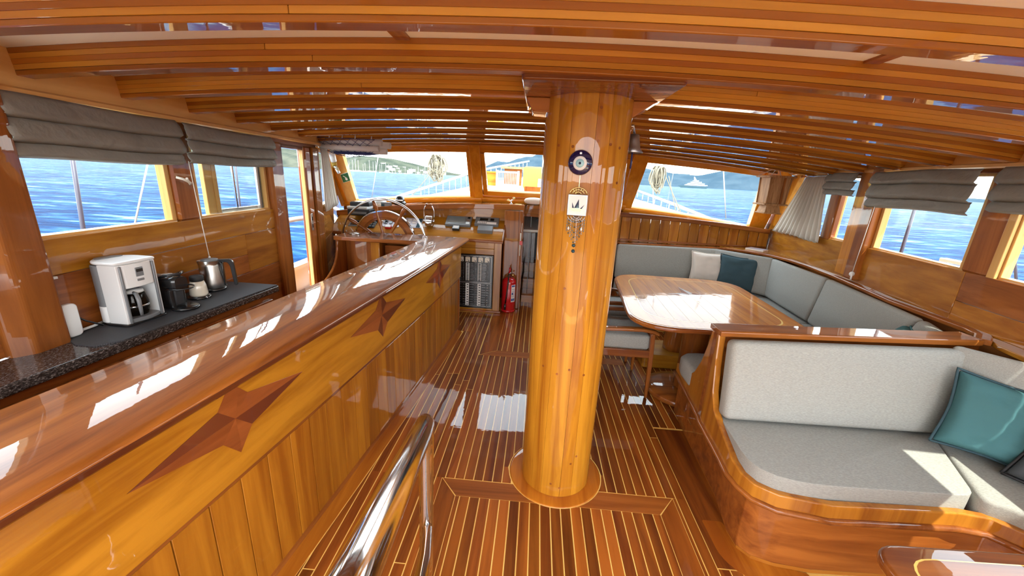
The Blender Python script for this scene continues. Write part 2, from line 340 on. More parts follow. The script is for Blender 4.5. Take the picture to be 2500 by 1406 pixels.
for i in range(i0, 56):
    a = i*PW_+.012; b = a+PW_-GAP; xc = (a+b)/2
    if xc > 2.5: break
    ylo, yhi = (-.9 if xc < .9 else 2.38), (4.44 if xc < -.40 else (5.0 if xc < .9 else 4.24))
    r2 = random.Random(i*13+5)
    # zone 1: abreast of the near hatch
    if xc < .9:
        for (z0, z1, top) in ((-9, HX0-.003, HY), (HX0+.0985, HX1-.0985, HY-.1185), (HX1+.003, 9, HY)):
            u0, u1 = max(a, z0), min(b, z1)
            ys = [ylo]+([ylo+r2.uniform(.7, 2.3)] if top == HY else [])+[top]
            for s0, s1 in zip(ys, ys[1:]):
                if s1 > s0: emit(u0, u1, s0+GAP/2, s1-(GAP/2 if s1 < top else -.0 if (z0 == -9 or z1 == 9) else 0))
    # zone 2: between the hatches
    lo = HY if xc < .9 else 2.38
    cut = lo+r2.uniform(.5, 1.2); hi = HY2 if HX2 < xc < .9 else yhi
    ys = [lo]+([cut] if (xc < HX0 or xc > HX1) else [])+[min(hi, 3.84) if xc < -.6 else hi]
    for s0, s1 in zip(ys, ys[1:]): emit(a, b if not (a < HX2 < b and False) else b, s0+(GAP/2 if (s0 > lo or HX0 < xc < HX1) else 0), s1-GAP/2)
    if xc < -.6: emit(a, b, 3.84, yhi)
    # zone 3: forward hatch
    if HX2 < b and xc < .9: emit(max(a, HX2+.1585), b, HY2+.1235, yhi)
    if a < HX2 < b: emit(a, HX2-.003, HY2, yhi)
for i in range(17, 38):
    a = i*PW_+.012; b = a+PW_-GAP; emit(max(a, .9035), b, -.9+GAP, 1.36)
# hatch border boards, mitred
plank([(HX0, -.9), (HX0+.095, -.9), (HX0+.095, 1.625), (HX0, 1.742)]); plank([(HX1-.095, -.9), (HX1, -.9), (HX1, 1.742), (HX1-.095, 1.625)])
def band(y0, y1, x0, x1):
    cx, cyy, r = ring; r += .003
    f = lambda y: math.sqrt(max(0, r*r-(y-cyy)**2)) if abs(y-cyy) < r else 0
    n = 6; L = [(cx-f(y0+(y1-y0)*k/n), y0+(y1-y0)*k/n) for k in range(n+1)]
    plank([(x0+.10, y0), L[0]]+L[1:]+[(x0+.004, y1)], 'plankX')
    Rr = [(2*cx-x, y) for x, y in L]; plank([(x1-.10, y0), (x1-.004, y1)]+Rr[::-1], 'plankX')
band(1.629, 1.742, HX0, HX1)
plank([(HX2+.004, HY2), (.9, HY2), (.9, HY2+.12), (HX2+.16, HY2+.12)], 'plankX')
plank([(HX2, HY2+.004), (HX2+.155, HY2+.122), (HX2+.155, 4.7), (HX2, 4.44)], 'plank')
G().lathe([(ring[2]-.002, -.012), (ring[2]-.002, .0), (ring[2]-.01, .002), (.02, .002), (.02, -.012)], (.2, 1.87, 0), 48).build('collar', 'margin', floor)
# seams that run beside the margin of the bar, and the margin itself
mys = [-.9+i*.25 for i in range(19)]; mys = [y for y in mys if y < 3.72]
mo = [(xB(y)+.083, y) for y in mys]+[(xB(3.8)+.075, 3.80), (xB(3.85)+.05, 3.84), (xB(3.85), 3.855)]; mi = [(xB(y)-.03, y) for y in mys]+[(xB(3.85)-.03, 3.85)]
for k in range(0, len(mi)-1): pass
mpoly = mo+mi[::-1]
g = G().prism(mpoly, -.012, .0015); g.build('margin_board', 'margin', floor)
G().prism([(.9035, 1.366), (.9035, 2.36), (1.12, 2.36), (1.12, 1.366)], -.012, .001).build('margin_board', 'plank', floor)
G().prism(roundpoly([(.935, 1.62), (.94, 1.41), (1.04, 1.31), (1.30, 1.285), (1.30, 1.38), (1.10, 1.42), (1.03, 1.62)], [.01, .06, .08, .01, .01, .01, .01]), -.012, .0016).build('margin_board', 'margin', floor)

# ================================================================ ceiling
xs_ = [-2.55+i*.2 for i in range(28)]
ceil_z = lambda x, y: 1.9725+.093+camber(x, y)
ceiling = setting('ceiling')
g = G(); ys_ = [-1.0, .5, 2.5, 3.8, 4.9]
vsx = [[(x, y, ceil_z(x, y)) for x in [lerp(xP(y)-.06, xS(y)+.06, i/27) for i in range(28)]] for y in ys_]
nx = len(xs_); vs_ = [p for r in vsx for p in r]; top = [(p[0], p[1], p[2]+.08) for p in vs_]; N0 = len(vs_)
fs = []
for j in range(len(ys_)-1):
    for i in range(nx-1):
        q = (j*nx+i, j*nx+i+1, (j+1)*nx+i+1, (j+1)*nx+i); fs.append(q); fs.append(tuple(N0+k for k in reversed(q)))
bd = [i for i in range(nx)]+[j*nx+nx-1 for j in range(1, len(ys_))]+[(len(ys_)-1)*nx+i for i in range(nx-2, -1, -1)]+[j*nx for j in range(len(ys_)-2, 0, -1)]
for i in range(len(bd)): a, b = bd[i], bd[(i+1) % len(bd)]; fs.append((a, b, N0+b, N0+a))
g.add(vs_+top, fs, True); g.build('panel', 'white', ceiling)
for x in (-.52, 1.02):
    for y0 in (.6, 1.13, 1.53, 1.93, 2.33):
        g = G().hexa([(x, y0, ceil_z(x, y0)-.008), (x+.05, y0, ceil_z(x, y0)-.008), (x+.05, y0+.34, ceil_z(x, y0)-.01), (x, y0+.34, ceil_z(x, y0)-.01),
                      (x, y0, ceil_z(x, y0)+.01), (x+.05, y0, ceil_z(x, y0)+.01), (x+.05, y0+.34, ceil_z(x, y0)+.01), (x, y0+.34, ceil_z(x, y0)+.01)])
        g.build('batten', 'redY', ceiling)

# deck beams: each one glued up from five laminae
BY = [1.07, 1.47, 1.87, 2.27, 2.67, 3.06, 3.46, 3.86, 4.24, 4.58]
ordn = ['nearest the camera and widest in view', 'second from the camera, above the bar and sofa', 'third from the camera, touching the mast head',
        'fourth from the camera, just forward of the mast', 'fifth from the camera', 'sixth from the camera', 'seventh from the camera', 'eighth from the camera, over the steering wheel',
        'ninth from the camera, over the chart net', 'last and furthest forward, above the windscreen']
for bi, y in enumerate(BY):
    root = thing('deck_beam', 'laminated curved ceiling beam, '+ordn[bi], 'beam', (0, y, 1.97+camber(0, y)), 'laminated beams under the cabin roof')
    x0, x1 = xP(y)-.02, xS(y)+.02
    if bi == 9: x0, x1 = -2.2, 2.6
    X = [x0+(x1-x0)*k/26 for k in range(27)]
    for L in range(5):
        z0 = 1.9725+L*.0186; th = .0182; w0 = .030; inset = 0.0 if L else .0
        cut = rnd.uniform(.25, .75); kk = int(26*cut)
        for part, rng_ in enumerate(((0, kk), (kk, 26))) if (bi < 4 and L in (1, 3)) else [(0, (0, 26))]:
            secs = []
            for k in range(rng_[0], rng_[1]+1):
                x = X[k]+(.002 if (part == 1 and k == rng_[0]) else 0); c = camber(x, y)
                secs.append([(x, y-w0*0+inset, z0+c), (x, y+.06, z0+c), (x, y+.06, z0+th+c), (x, y+inset, z0+th+c)])
            G().loft(secs, smooth=False).build('lamina', 'lamD' if L in (0, 2, 4) and not (bi % 3 == 2 and L == 2) else 'lamL', root, bevel=.0035 if L in (0,) else .0012, bseg=2 if L == 0 else 1, flatshade=L > 0)

# ================================================================ port wall
wl = setting('wall_left')
def wseg(y0, y1, z0, z1, th=.05, xf=xP, side=-1, off=0):   # slab lying in a side wall
    a, b = xf(y0)-side*off, xf(y1)-side*off
    return G().hexa([(a, y0, z0), (b, y1, z0), (b+side*th, y1, z0), (a+side*th, y0, z0), (a, y0, z1), (b, y1, z1), (b+side*th, y1, z1), (a+side*th, y0, z1)])
LT = 1.83
def wl_(name, mat, *a, **k):
    bv = k.pop('bevel', .003); return wseg(*a, **k).build(name, mat, wl, bevel=bv, bseg=1)
# boards below the windows
wl_('board', 'goldY', -1.2, .55, 1.135, 1.285); wl_('board', 'goldY', .552, 3.04, 1.135, 1.285)
for (a, b, z0, z1, m) in [(-1.2, 1.0, .99, 1.133, 'redY'), (1.002, 1.36, .87, 1.133, 'redY'), (1.362, 1.86, .86, 1.133, 'redY'), (1.862, 2.63, .99, 1.133, 'midY'), (1.862, 2.63, .86, .988, 'redY'), (2.632, 3.04, .86, 1.133, 'midY'),
                          (-1.2, 1.0, .86, .988, 'redY'), (-1.2, 3.04, 0, .858, 'redY')]:
    wl_('board', m, a, b, z0, z1)
# top board above blinds, posts, window rails
wl_('top_rail', 'redY', -1.2, 3.80, 1.78, 1.86)
for nm, a, b, z0, z1, m, off, th in [('post', 2.105, 2.262, 1.285, 1.80, 'redZ', .0, .06), ('post', 3.0, 3.17, 0, 1.80, 'redZ', .03, .10), ('post', 3.56, 3.66, 0, 1.80, 'redZ', .012, .08), ('post', 3.665, 3.80, 0, 1.80, 'midZ', .03, .10)]:
    wl_(nm, m, a, b, z0, z1, off=off, th=th, bevel=.012)
g = G().prism(roundpoly([(xP(1.3)-.02, 1.20), (xP(1.3)+.035, 1.20), (xP(1.3)+.075, 1.25), (xP(1.36)+.075, 1.37), (xP(1.36)-.02, 1.37)], .014), .87, 1.86); g.build('post', 'redZ', wl)
wl_('post', 'redZ', .35, .50, .87, 1.86, off=.05, th=.1)
# forward part between door and windscreen
wl_('board', 'midY', 3.80, 5.2, 0, .62, th=.05); wl_('board', 'redY', 3.80, 5.2, .622, .90); wl_('board', 'midY', 3.80, 5.2, .902, 1.235); wl_('top_rail', 'midY', 3.80, 4.74, 1.77, 1.90)
win = lambda n: setting('window_%d' % n)
def window(n, y0, y1, z0, z1, xf, side, fr=.03, mat='paleZ', rake=0):
    r = win(n)
    for nm, a in (('jamb', (y0, y0+fr, z0, z1)), ('jamb', (y1-fr, y1, z0, z1)), ('sill', (y0, y1, z0-.012, z0+.012)), ('head', (y0, y1, z1-.02, z1+.02))):
        wseg(*a, xf=xf, side=side, off=-.02, th=.05).build(nm, mat if nm != 'sill' else 'paleY', r, bevel=.003)
    wseg(y0+fr, y1-fr, z0+.01, z1-.01, xf=xf, side=side, off=-.045, th=.005).build('pane', 'glass', r)
    return r
window(1, 1.37, 2.105, 1.285, 1.78, xP, -1); w2 = window(2, 2.262, 3.0, 1.285, 1.78, xP, -1); window(3, .50, 1.21, 1.285, 1.78, xP, -1); window(4, -1.1, .35, 1.285, 1.78, xP, -1)
wseg(2.40, 2.47, 1.29, 1.77, off=-.055, th=.03).build('sliding_stile', 'paleZ', w2, bevel=.004); wseg(2.47, 2.505, 1.29, 1.77, off=-.05, th=.02).build('sliding_frame', 'paleZ', w2, bevel=.004)
wseg(2.505, 2.95, 1.29, 1.32, off=-.05, th=.02).build('sliding_frame', 'brushed', w2, bevel=.004)
wseg(2.66, 2.672, 1.32, 1.77, off=-.05, th=.012).build('sliding_frame', 'steel', w2)
for k in range(3): wseg(2.905+k*.03, 2.925+k*.03, 1.29, 1.77, off=-.04-.008*k, th=.015).build('track', 'brushed' if k % 2 == 0 else 'gplastic', w2)
# door opening to the side deck: sill, jamb lining, strike plate
d1 = setting('door_1')
wseg(3.17, 3.56, .0, .30, th=.06).build('threshold', 'paleY', d1, bevel=.005)
wseg(3.543, 3.565, .3, 1.80, off=-.0, th=.035).build('jamb', 'paleZ', d1, bevel=.004)
wseg(3.17, 3.56, 1.765, 1.80, off=0, th=.06).build('head', 'redY', d1, bevel=.004)
sp = wseg(3.563, 3.60, 1.04, 1.20, off=.016, th=.006).build('strike_plate', 'brushed', d1, bevel=.004)
for z in (1.065, 1.135): wseg(3.573, 3.590, z, z+.035, off=.018, th=.004).build('slot', 'black', d1)

def stringer(name, xf, side, y0, y1, zb, zt):
    g = G(); n = 12; secs = []
    for k in range(n+1):
        y = y0+(y1-y0)*k/n; x = xf(y); zc = min(zt, ceil_z(x, y)+.02)
        secs.append([(x-side*.035, y, zb), (x-side*.045, y, zb+.006), (x-side*.045, y, zb+.022), (x-side*.028, y, zb+.03), (x-side*.008, y, zc), (x+side*.06, y, zc), (x+side*.06, y, zb)])
    g.loft(secs, smooth=False); return setting(name, g, 'paleY')
stringer('trim_1', xP, -1, -1.2, 4.78, 1.825, 2.06); stringer('trim_2', xS, 1, -1.2, 4.72, 1.80, 2.06)

# ================================================================ starboard wall
wr = setting('wall_right')
def wr_(name, mat, *a, **k):
    bv = k.pop('bevel', .003); return wseg(*a, xf=xS, side=1, **k).build(name, mat, wr, bevel=bv, bseg=1)
WSZ = 1.222
wr_('board', 'midY', 2.36, 3.42, .90, WSZ); wr_('board', 'redY', -.4, 2.358, 1.05, WSZ); wr_('board', 'midY', -.4, 2.358, .90, 1.048); wr_('board', 'goldY', 3.422, 5.20, .90, WSZ)
wr_('board', 'redY', -.4, 5.2, 0, .898)
wr_('top_rail', 'redY', -.4, 4.72, 1.775, 1.86)
for a, b, z0, z1, m, off, th in [(3.22, 3.36, .95, 1.84, 'redZ', .045, .1), (3.36, 3.53, .95, 1.84, 'midZ', .02, .08), (2.21, 2.40, 1.22, 1.8, 'redZ', 0, .06), (3.76, 3.92, 1.20, 1.8, 'redZ', 0.005, .06), (.44, .60, 1.0, 1.84, 'redZ', .03, .09), (-.4, -.2, .9, 1.8, 'redZ', 0, .06)]:
    wr_('post', m, a, b, z0, z1, off=off, th=th, bevel=.012)
wseg(2.19, 2.235, 1.22, 1.8, xf=xS, side=1, off=.004, th=.02).build('post_lining', 'paleZ', wr, bevel=.003)
window(5, 3.53, 3.80, WSZ, 1.78, xS, 1); window(6, 2.40, 3.22, WSZ, 1.78, xS, 1); window(7, .60, 2.21, WSZ, 1.78, xS, 1); window(8, -.2, .44, WSZ, 1.78, xS, 1)
# raked side light behind the starboard curtain, and its frame
def side_light(n, xf, side, ya, yb_bot, yb_top, zb, zt, wmat):
    r = win(n); P = lambda y, z, o=0: (xf(y)-side*o, y, z)
    for nm, pts in (('sill', [(ya, zb-.03), (yb_bot+.06, zb-.03), (yb_bot+.04, zb+.02), (ya, zb+.02)]), ('rake_post', [(yb_bot-.02, zb-.02), (yb_bot+.14, zb-.06), (yb_top+.12, zt), (yb_top, zt)])):
        G().slab([P(y, z, .012) for y, z in pts], (side*.06, 0, 0)).build(nm, wmat, r, bevel=.004)
    G().slab([P(y, z, -.0) for y, z in [(yb_bot+.10, zb-.06), (5.22, zb-.06), (5.22, zt-.1), (yb_top+.11, zt)]], (side*.06, 0, 0)).build('corner_panel', wmat, r)
    G().slab([P(y, z, -.03) for y, z in [(ya, zb), (yb_bot, zb), (yb_top, zt), (ya, zt)]], (side*.005, 0, 0)).build('pane', 'glass', r)
side_light(9, xS, 1, 3.92, 4.92, 4.56, 1.20, 1.80, 'goldZ'); side_light(10, xP, -1, 3.80, 4.92, 4.50, 1.24, 1.80, 'goldZ')

# ================================================================ windscreen (leaning aft at the top, sill following the deck camber)
wf = setting('wall_front')
def WI(x, z, d=0): return (x, 5.1-(z-1.3)*.6-d*.857, z+d*(-.514))
def wpiece(name, pts, mat, d0=0, d1=-.06, parent=None, bevel=.006):
    return G().slab([WI(x, z, d0) for x, z in pts], Vector(WI(0, 0, d1))-Vector(WI(0, 0, d0))).build(name, mat, parent or wf, bevel=bevel)
zbot = lambda x: 1.385-.028*(x+.05)**2; ztop = lambda x: 1.888-.0165*(x+.1)**2
hx = [-2.62+i*.2 for i in range(28)]
hx = [min(x, 2.80) for x in hx]
# header
def strip(x0, x1, f0, f1, n=10): return [(lerp(x0, x1, k/n), f0(lerp(x0, x1, k/n))) for k in range(n+1)]+[(lerp(x0, x1, k/n), f1(lerp(x0, x1, k/n))) for k in range(n, -1, -1)]
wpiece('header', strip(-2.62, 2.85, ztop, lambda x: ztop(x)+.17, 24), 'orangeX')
cz = lambda x: 1.44
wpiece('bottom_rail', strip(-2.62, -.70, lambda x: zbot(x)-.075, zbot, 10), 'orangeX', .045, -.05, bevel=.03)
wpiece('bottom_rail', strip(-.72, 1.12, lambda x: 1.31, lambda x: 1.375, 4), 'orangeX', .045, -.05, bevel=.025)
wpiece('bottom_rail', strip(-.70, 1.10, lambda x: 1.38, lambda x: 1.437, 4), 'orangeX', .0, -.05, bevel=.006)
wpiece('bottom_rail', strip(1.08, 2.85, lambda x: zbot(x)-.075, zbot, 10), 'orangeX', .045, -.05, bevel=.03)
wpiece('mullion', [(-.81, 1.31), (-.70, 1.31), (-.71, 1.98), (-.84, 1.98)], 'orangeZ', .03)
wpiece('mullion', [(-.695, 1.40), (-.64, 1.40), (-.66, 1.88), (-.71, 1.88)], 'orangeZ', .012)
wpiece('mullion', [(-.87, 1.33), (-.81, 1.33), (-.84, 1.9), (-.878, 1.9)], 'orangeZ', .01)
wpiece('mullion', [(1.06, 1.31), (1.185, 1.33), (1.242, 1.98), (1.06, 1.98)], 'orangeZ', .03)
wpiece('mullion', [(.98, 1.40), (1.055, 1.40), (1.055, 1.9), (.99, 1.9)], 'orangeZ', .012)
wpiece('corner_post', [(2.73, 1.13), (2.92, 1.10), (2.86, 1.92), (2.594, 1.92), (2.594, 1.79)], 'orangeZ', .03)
wpiece('corner_post', [(-2.42, 1.14), (-2.66, 1.14), (-2.64, 1.92), (-2.40, 1.92)], 'paleZ', .02)
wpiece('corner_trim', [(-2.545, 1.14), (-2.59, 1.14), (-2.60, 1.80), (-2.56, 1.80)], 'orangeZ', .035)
for n, pts in ((11, [(-2.42, 1.21)]+strip(-2.42, -.87, zbot, ztop)[1:]), (12, [(-.64, 1.437), (.98, 1.437), (.99, 1.88), (-.66, 1.88)]), (13, strip(1.185, 2.73, zbot, ztop))):
    r = win(n); wpiece('pane', pts, 'glass', -.025, -.03, r, bevel=0)
# ledge under the windscreen, starboard side, with upright boards under it
def ledge_pts(x): return 1.275-.0175*max(0, x-.9)**2*2
shelf = setting('trim_3'); secs = []
for k in range(13):
    x = 1.0+(2.86-1.0)*k/12; z = 1.275-.041*(x-1.0)**1.6; secs.append([(x, 4.93, z-.055), (x, 4.925, z-.05), (x, 4.925, z-.006), (x, 4.932, z), (x, 5.12, z), (x, 5.12, z-.055)])
G().loft(secs, smooth=False).build('ledge', 'redX', shelf)
wains = setting('wall_back')
for k in range(16):
    x0 = .95+k*.1215; x1 = x0+.1165
    zt = lambda x: 1.225-.041*max(0, x-1.0)**1.6
    G().prism([(x0, .90), (x1, .90), (x1, zt(x1)), (x0, zt(x0))], 4.985, 5.01, 'Y').build('upright_board', 'midZ', wains, bevel=.004)
G().box(.92, 2.9, 5.008, 5.04, .3, 1.05).build('backing', 'inlayD', wains)
G().box(.95, 2.88, 4.965, 4.985, .92, .945).build('batten', 'redX', wains, bevel=.004)
# closed bulkhead forward and the dark companionway
bk = setting('wall_forward')
G().box(-.22, .98, 6.2, 6.24, -.02, 1.5).build('panel', 'redZ', bk); G().box(-.21, -.15, 4.76, 6.24, -.02, 1.3).build('side_panel', 'redZ', bk); G().box(.93, .97, 4.70, 6.24, 0, 1.3).build('side_panel', 'redZ', bk)
G().box(-.13, .5, 4.9, 5.12, 1.25, 1.30).build('shelf', 'redX', bk); G().box(-.16, .98, 5.08, 5.12, 1.18, 1.33).build('shelf_front', 'redX', bk, bevel=.004)
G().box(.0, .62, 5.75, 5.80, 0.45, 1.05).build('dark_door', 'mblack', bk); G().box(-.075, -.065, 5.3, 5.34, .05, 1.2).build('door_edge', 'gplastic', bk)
G().box(-.14, .95, 5.0, 5.35, -.01, .10).build('step', 'midX', bk, bevel=.004); G().box(-.14, .95, 5.35, 5.8, -.01, .24).build('step', 'midX', bk, bevel=.004); G().box(-.14, .95, 5.8, 6.2, -.01, .38).build('step', 'midX', bk, bevel=.004)
G().box(-.22, 1.0, 5.10, 6.3, 1.30, 1.34).build('roof_panel', 'redX', bk); G().box(-2.6, -.2, 5.13, 5.17, .0, 1.14).build('front_closure', 'redX', bk); G().box(.97, 2.9, 5.13, 5.17, .0, 1.14).build('front_closure', 'redX', bk); G().box(-.9, 1.3, 5.13, 5.17, 1.14, 1.33).build('front_closure', 'redX', bk)
# unseen roof overhang, added to keep sun off the forward starboard windows
roof = setting('added_shade_eave')
for side, xf, y0 in ((1, xS, .95), (-1, xP, -1.2)):
    secs = []
    for k in range(9):
        y = y0+(4.9-y0)*k/8; x = xf(y); z = 1.90; e_ = .33 if side > 0 else .10; secs.append([(x, y, z), (x+side*e_, y, z-.03), (x+side*e_, y, z), (x, y, z+.09)])
    G().loft(secs, smooth=False).build('shade_eave', 'deck', roof)
G().slab([(-2.5, 4.70, 1.99), (2.85, 4.70, 1.99), (2.85, 4.82, 1.98), (-2.5, 4.82, 1.98)], (0, 0, .06)).build('shade_eave', 'deck', roof)

# unseen aft deck behind the camera, added to darken reflections in the varnish
ad = setting('unseen_aft_deck'); G().box(-2.9, 3.2, -6.0, -1.2, -.05, -.002).build('deck', 'aftdeck', ad)
for x0, x1, y0, y1 in ((-2.95, -2.85, -6, -1.2), (3.15, 3.25, -6, -1.2), (-2.95, 3.25, -6.1, -6.0)): G().box(x0, x1, y0, y1, -.05, .85).build('bulwark', 'midX', ad)

for k in range(6): G().box(-2.0+.1*0+k*.14, -2.0+k*.14+.136, -1.1, 4.4, -.002, .0).build('plank', 'plank', floor)

# ================================================================ MAST
mc = (0.2, 1.87); MR = .19
mast = thing('mast', 'thick round varnished mast of amber staves standing in the middle of the cabin', 'mast', (mc[0], mc[1], 0.002))
NS = 15
for k in range(NS):
    a0 = 2*PI*k/NS+.13+.06*math.sin(k*2.4); a1 = 2*PI*(k+1)/NS+.13+.06*math.sin((k+1) % NS*2.4); e = .0012/MR
    aa = [a0+e/2+(a1-a0-e)*j/5 for j in range(6)]
    sec = [(mc[0]+(MR-(.0007 if j in (0, 5) else 0))*math.cos(t), mc[1]+(MR-(.0007 if j in (0, 5) else 0))*math.sin(t)) for j, t in enumerate(aa)]
    inn = [(mc[0]+(MR-.03)*math.cos(t), mc[1]+(MR-.03)*math.sin(t)) for t in reversed(aa)]
    o = G().prism(sec+inn, .003, 2.03).build('stave', 'pillar', mast); o.data.polygons.foreach_set('use_smooth', [True]*len(o.data.polygons)); o.data.set_sharp_from_angle(angle=0.5)
G().cyl((mc[0], mc[1], .003), MR-.008, 2.02, seg=40).build('core', 'redZ', mast)
for a, z in [(-1.42, 1.905), (-1.42, 1.78), (-1.12, 1.77), (-1.95, 1.755), (-2.3, 1.76), (-1.65, 1.73), (-.85, 1.76), (-.8, 1.62), (-1.15, .72), (-1.55, .75), (-1.85, .72), (-2.25, .74), (-1.1, .25), (-1.85, 1.15), (-1.25, .21), (-1.5, .06), (-1.75, .08)]:
    c = (mc[0]+(MR+.0006)*math.cos(a), mc[1]+(MR+.0006)*math.sin(a), z)
    d = Vector((math.cos(a), math.sin(a), 0)); g = G().cyl((0, 0, -.003), .006, .0034, seg=12); g.xf(Matrix.Translation(c) @ d.to_track_quat('Z', 'Y').to_matrix().to_4x4())
    g.build('dowel_plug', 'redX', mast)
cap = G().prism(roundpoly([(-.085, 1.50), (.49, 1.50), (.49, 2.15), (-.085, 2.15)], .02), 1.955, 1.978).build('cap_board', 'redX', mast, bevel=.006)
G().box(-.065, .47, 1.53, 2.12, 1.978, 2.02).build('cap_block', 'midX', mast, bevel=.004)
for side in (-1, 1):
    x0 = mc[0]+side*.15; xt = mc[0]+side*.278
    G().prism([(x0, 1.955), (xt, 1.955), (xt-side*.03, 1.90) if side < 0 else (xt-side*.02, 1.945), (x0, 1.868) if side > 0 else (x0, 1.895)], 1.80, 1.95, 'Y').build('cap_bracket', 'redX', mast, bevel=.004)

# nazar bead, hanging tile ornament, bell on the mast
def mp(a, z, o=0): return (mc[0]+(MR+o)*math.cos(a), mc[1]+(MR+o)*math.sin(a), z)
aE = math.atan2(1.685-1.87, .166-.2)
def on_mast(g, a, z, o=0.004):   # local XY plate facing out of the mast
    d = Vector((math.cos(a), math.sin(a), 0)); m = Matrix((( -d.y, 0, d.x, 0), (d.x, 0, d.y, 0), (0, 1, 0, 0), (0, 0, 0, 1)))
    return g.xf(Matrix.Translation(mp(a, z, o)) @ m)
ev = thing('evil_eye_bead', 'round dark blue glass eye charm on the mast above the ship tile', 'charm', mp(aE, 1.693))
on_mast(G().lathe([(.001, 0), (.046, 0), (.050, .006), (.046, .013), (.001, .017)], seg=32), aE, 1.693).build('disc', 'glassblue', ev)
on_mast(G().lathe([(.001, .012), (.029, .012), (.027, .0175), (.001, .0185)], seg=28), aE, 1.690).build('white_ring', 'paper', ev)
on_mast(G().lathe([(.001, .015), (.018, .015), (.017, .0195), (.001, .0205)], seg=24), aE, 1.690).build('blue_ring', 'paleblue', ev)
on_mast(G().lathe([(.001, .017), (.006, .017), (.005, .0215), (.001, .022)], seg=16), aE, 1.690).build('pupil', 'ink', ev)
on_mast(G().lathe([(.003, .014), (.006, .014), (.006, .018), (.003, .018)], seg=12), aE, 1.729).build('eyelet', 'pewter', ev)
aT = math.atan2(1.685-1.87, .170-.2)
orn = thing('ship_tile_ornament', 'square tile with painted sailing boat and hanging beads on the mast', 'ornament', mp(aT, 1.53))
on_mast(G().box(-.001, .001, 0, .07, 0, .002), aT, 1.572).build('cord', 'brass', orn)
on_mast(G().box(-.041, .041, -.044, .044, 0, .010), aT, 1.522).build('tile_frame', 'pewter', orn, bevel=.002)
on_mast(G().box(-.036, .036, -.039, .039, .009, .012), aT, 1.522).build('tile', 'paper', orn)
def filigree(sg, z0):
    g = G()
    for r in (.036, .024, .012):
        pts = [(r*math.cos(t)*1.0, sg*r*.75*math.sin(t), .005) for t in [PI*i/10 for i in range(11)]]; g.tube(pts, .0018, 5)
    for x in (-.024, -.012, 0, .012, .024): g.tube([(x*.3, 0, .005), (x, sg*.02, .005), (x*.6, sg*.027, .005)], .0014, 4)
    return on_mast(g, aT, z0)
filigree(1, 1.567).build('crest', 'brass', orn); filigree(-1, 1.477).build('crest', 'pewter', orn)
for pts, mm in (([(-.02, -.012), (-.022, .012), (-.012, -.012)], 'ink'), ([(-.012, -.012), (.005, .026), (.008, -.01)], 'ink'), ([(-.004, -.012), (.003, .004), (.010, -.012)], 'paleblue'), ([(-.030, -.013), (.022, -.014), (.014, -.026), (-.022, -.025)], 'brass'), ([(.012, -.014), (.03, .004), (.02, -.014)], 'ink')):
    on_mast(G().prism(pts, .0122, .013), aT, 1.522).build('boat_print', mm, orn)
for i, x in enumerate([-.036, -.028, -.02, -.012, -.004, .004, .012, .02, .028, .036]):
    L = .055+.06*(1-abs(x)/.036); g = G().box(x-.0005, x+.0005, -L, 0, .003, .004)
    for q in range(5): g.lathe([(.0005, -.004), (.0035, 0), (.0005, .004)], (x, -L*(q+.8)/5-.0, .006), 7, 'Y')
    on_mast(g, aT, 1.468).build('bead_string', ['gplastic', 'slate', 'pewter'][i % 3], orn)
for x in (-.028, .026): on_mast(G().lathe([(.0005, -.009), (.0045, 0), (.0005, .009)], (x, -.045, .009), 10, 'Y'), aT, 1.468).build('white_drop', 'paper', orn)
for z in (1.35, 1.325): on_mast(G().lathe([(.001, .002), (.008, .003), (.001, .008)], seg=8), aT, z).build('pendant', 'slate', orn)
bx = (mc[0]+MR+.05, 2.0)
bell = thing('brass_bell', 'dull metal ship bell hanging on the starboard side of the mast', 'bell', (bx[0], bx[1], 1.78))
G().lathe([(.004, .085), (.022, .08), (.028, .05), (.034, .02), (.05, 0), (.046, -.003), (.03, .02), (.004, .07)], (bx[0], bx[1], 1.765), 24).build('bell_body', 'pewter', bell)
G().tube([(bx[0]-.06, bx[1]-.02, 1.875), (bx[0]-.01, bx[1], 1.885), (bx[0], bx[1], 1.845)], .006).build('bracket', 'brushed', bell)
G().tube([(bx[0], bx[1], 1.78), (bx[0], bx[1], 1.69)], .004).build('clapper_cord', 'navy', bell)

# ================================================================ BAR
bar = thing('bar_counter', 'long bar counter with glossy brown top, amber star-inlaid front and upright boards', 'counter', (-1.0, 2.0, 0))
ys = [-.6+i*.1 for i in range(47)]; ys = [y for y in ys if y < 3.97]+[3.98]
def sweep(prof, ya=-.6, yb=3.98, f=lambda y: xB(y), n=44, smooth=False):
    secs = []
    for k in range(n+1):
        y = ya+(yb-ya)*k/n; secs.append([(f(y)+a, y, z) for a, z in prof])
    return G().loft(secs, smooth=smooth)
# upright boards: seams 12.3 cm apart
sy = [.941+.1232*i for i in range(-12, 25)]
for a, b in zip(sy, sy[1:]):
    if b > 3.98: b = 3.978
    if b-a < .02: continue
    G().hexa([(xB(a)-.02, a+.0022, .004), (xB(a), a+.0022, .004), (xB(b), b-.0022, .004), (xB(b)-.02, b-.0022, .004), (xB(a)-.02, a+.0022, .545), (xB(a), a+.0022, .545), (xB(b), b-.0022, .545), (xB(b)-.02, b-.0022, .545)]).build('upright_board', 'barplank', bar, bevel=.0012, bseg=1)
sweep([(-.05, .0), (-.018, .0), (-.018, .93), (-.05, .93)]).build('backing', 'inlayD', bar)
sweep([(-.02, .548), (.004, .548), (.004, .566), (-.02, .566)]).build('bead_moulding', 'redY', bar, bevel=.004)
sweep([(-.02, .568), (.012, .568), (.012, .912), (-.02, .912)]).build('frieze_board', 'goldY', bar, bevel=.004)
sweep([(-.02, 0), (.012, 0), (.010, .018), (-.02, .022)], .0, 3.98).build('skirting', 'redY', bar)
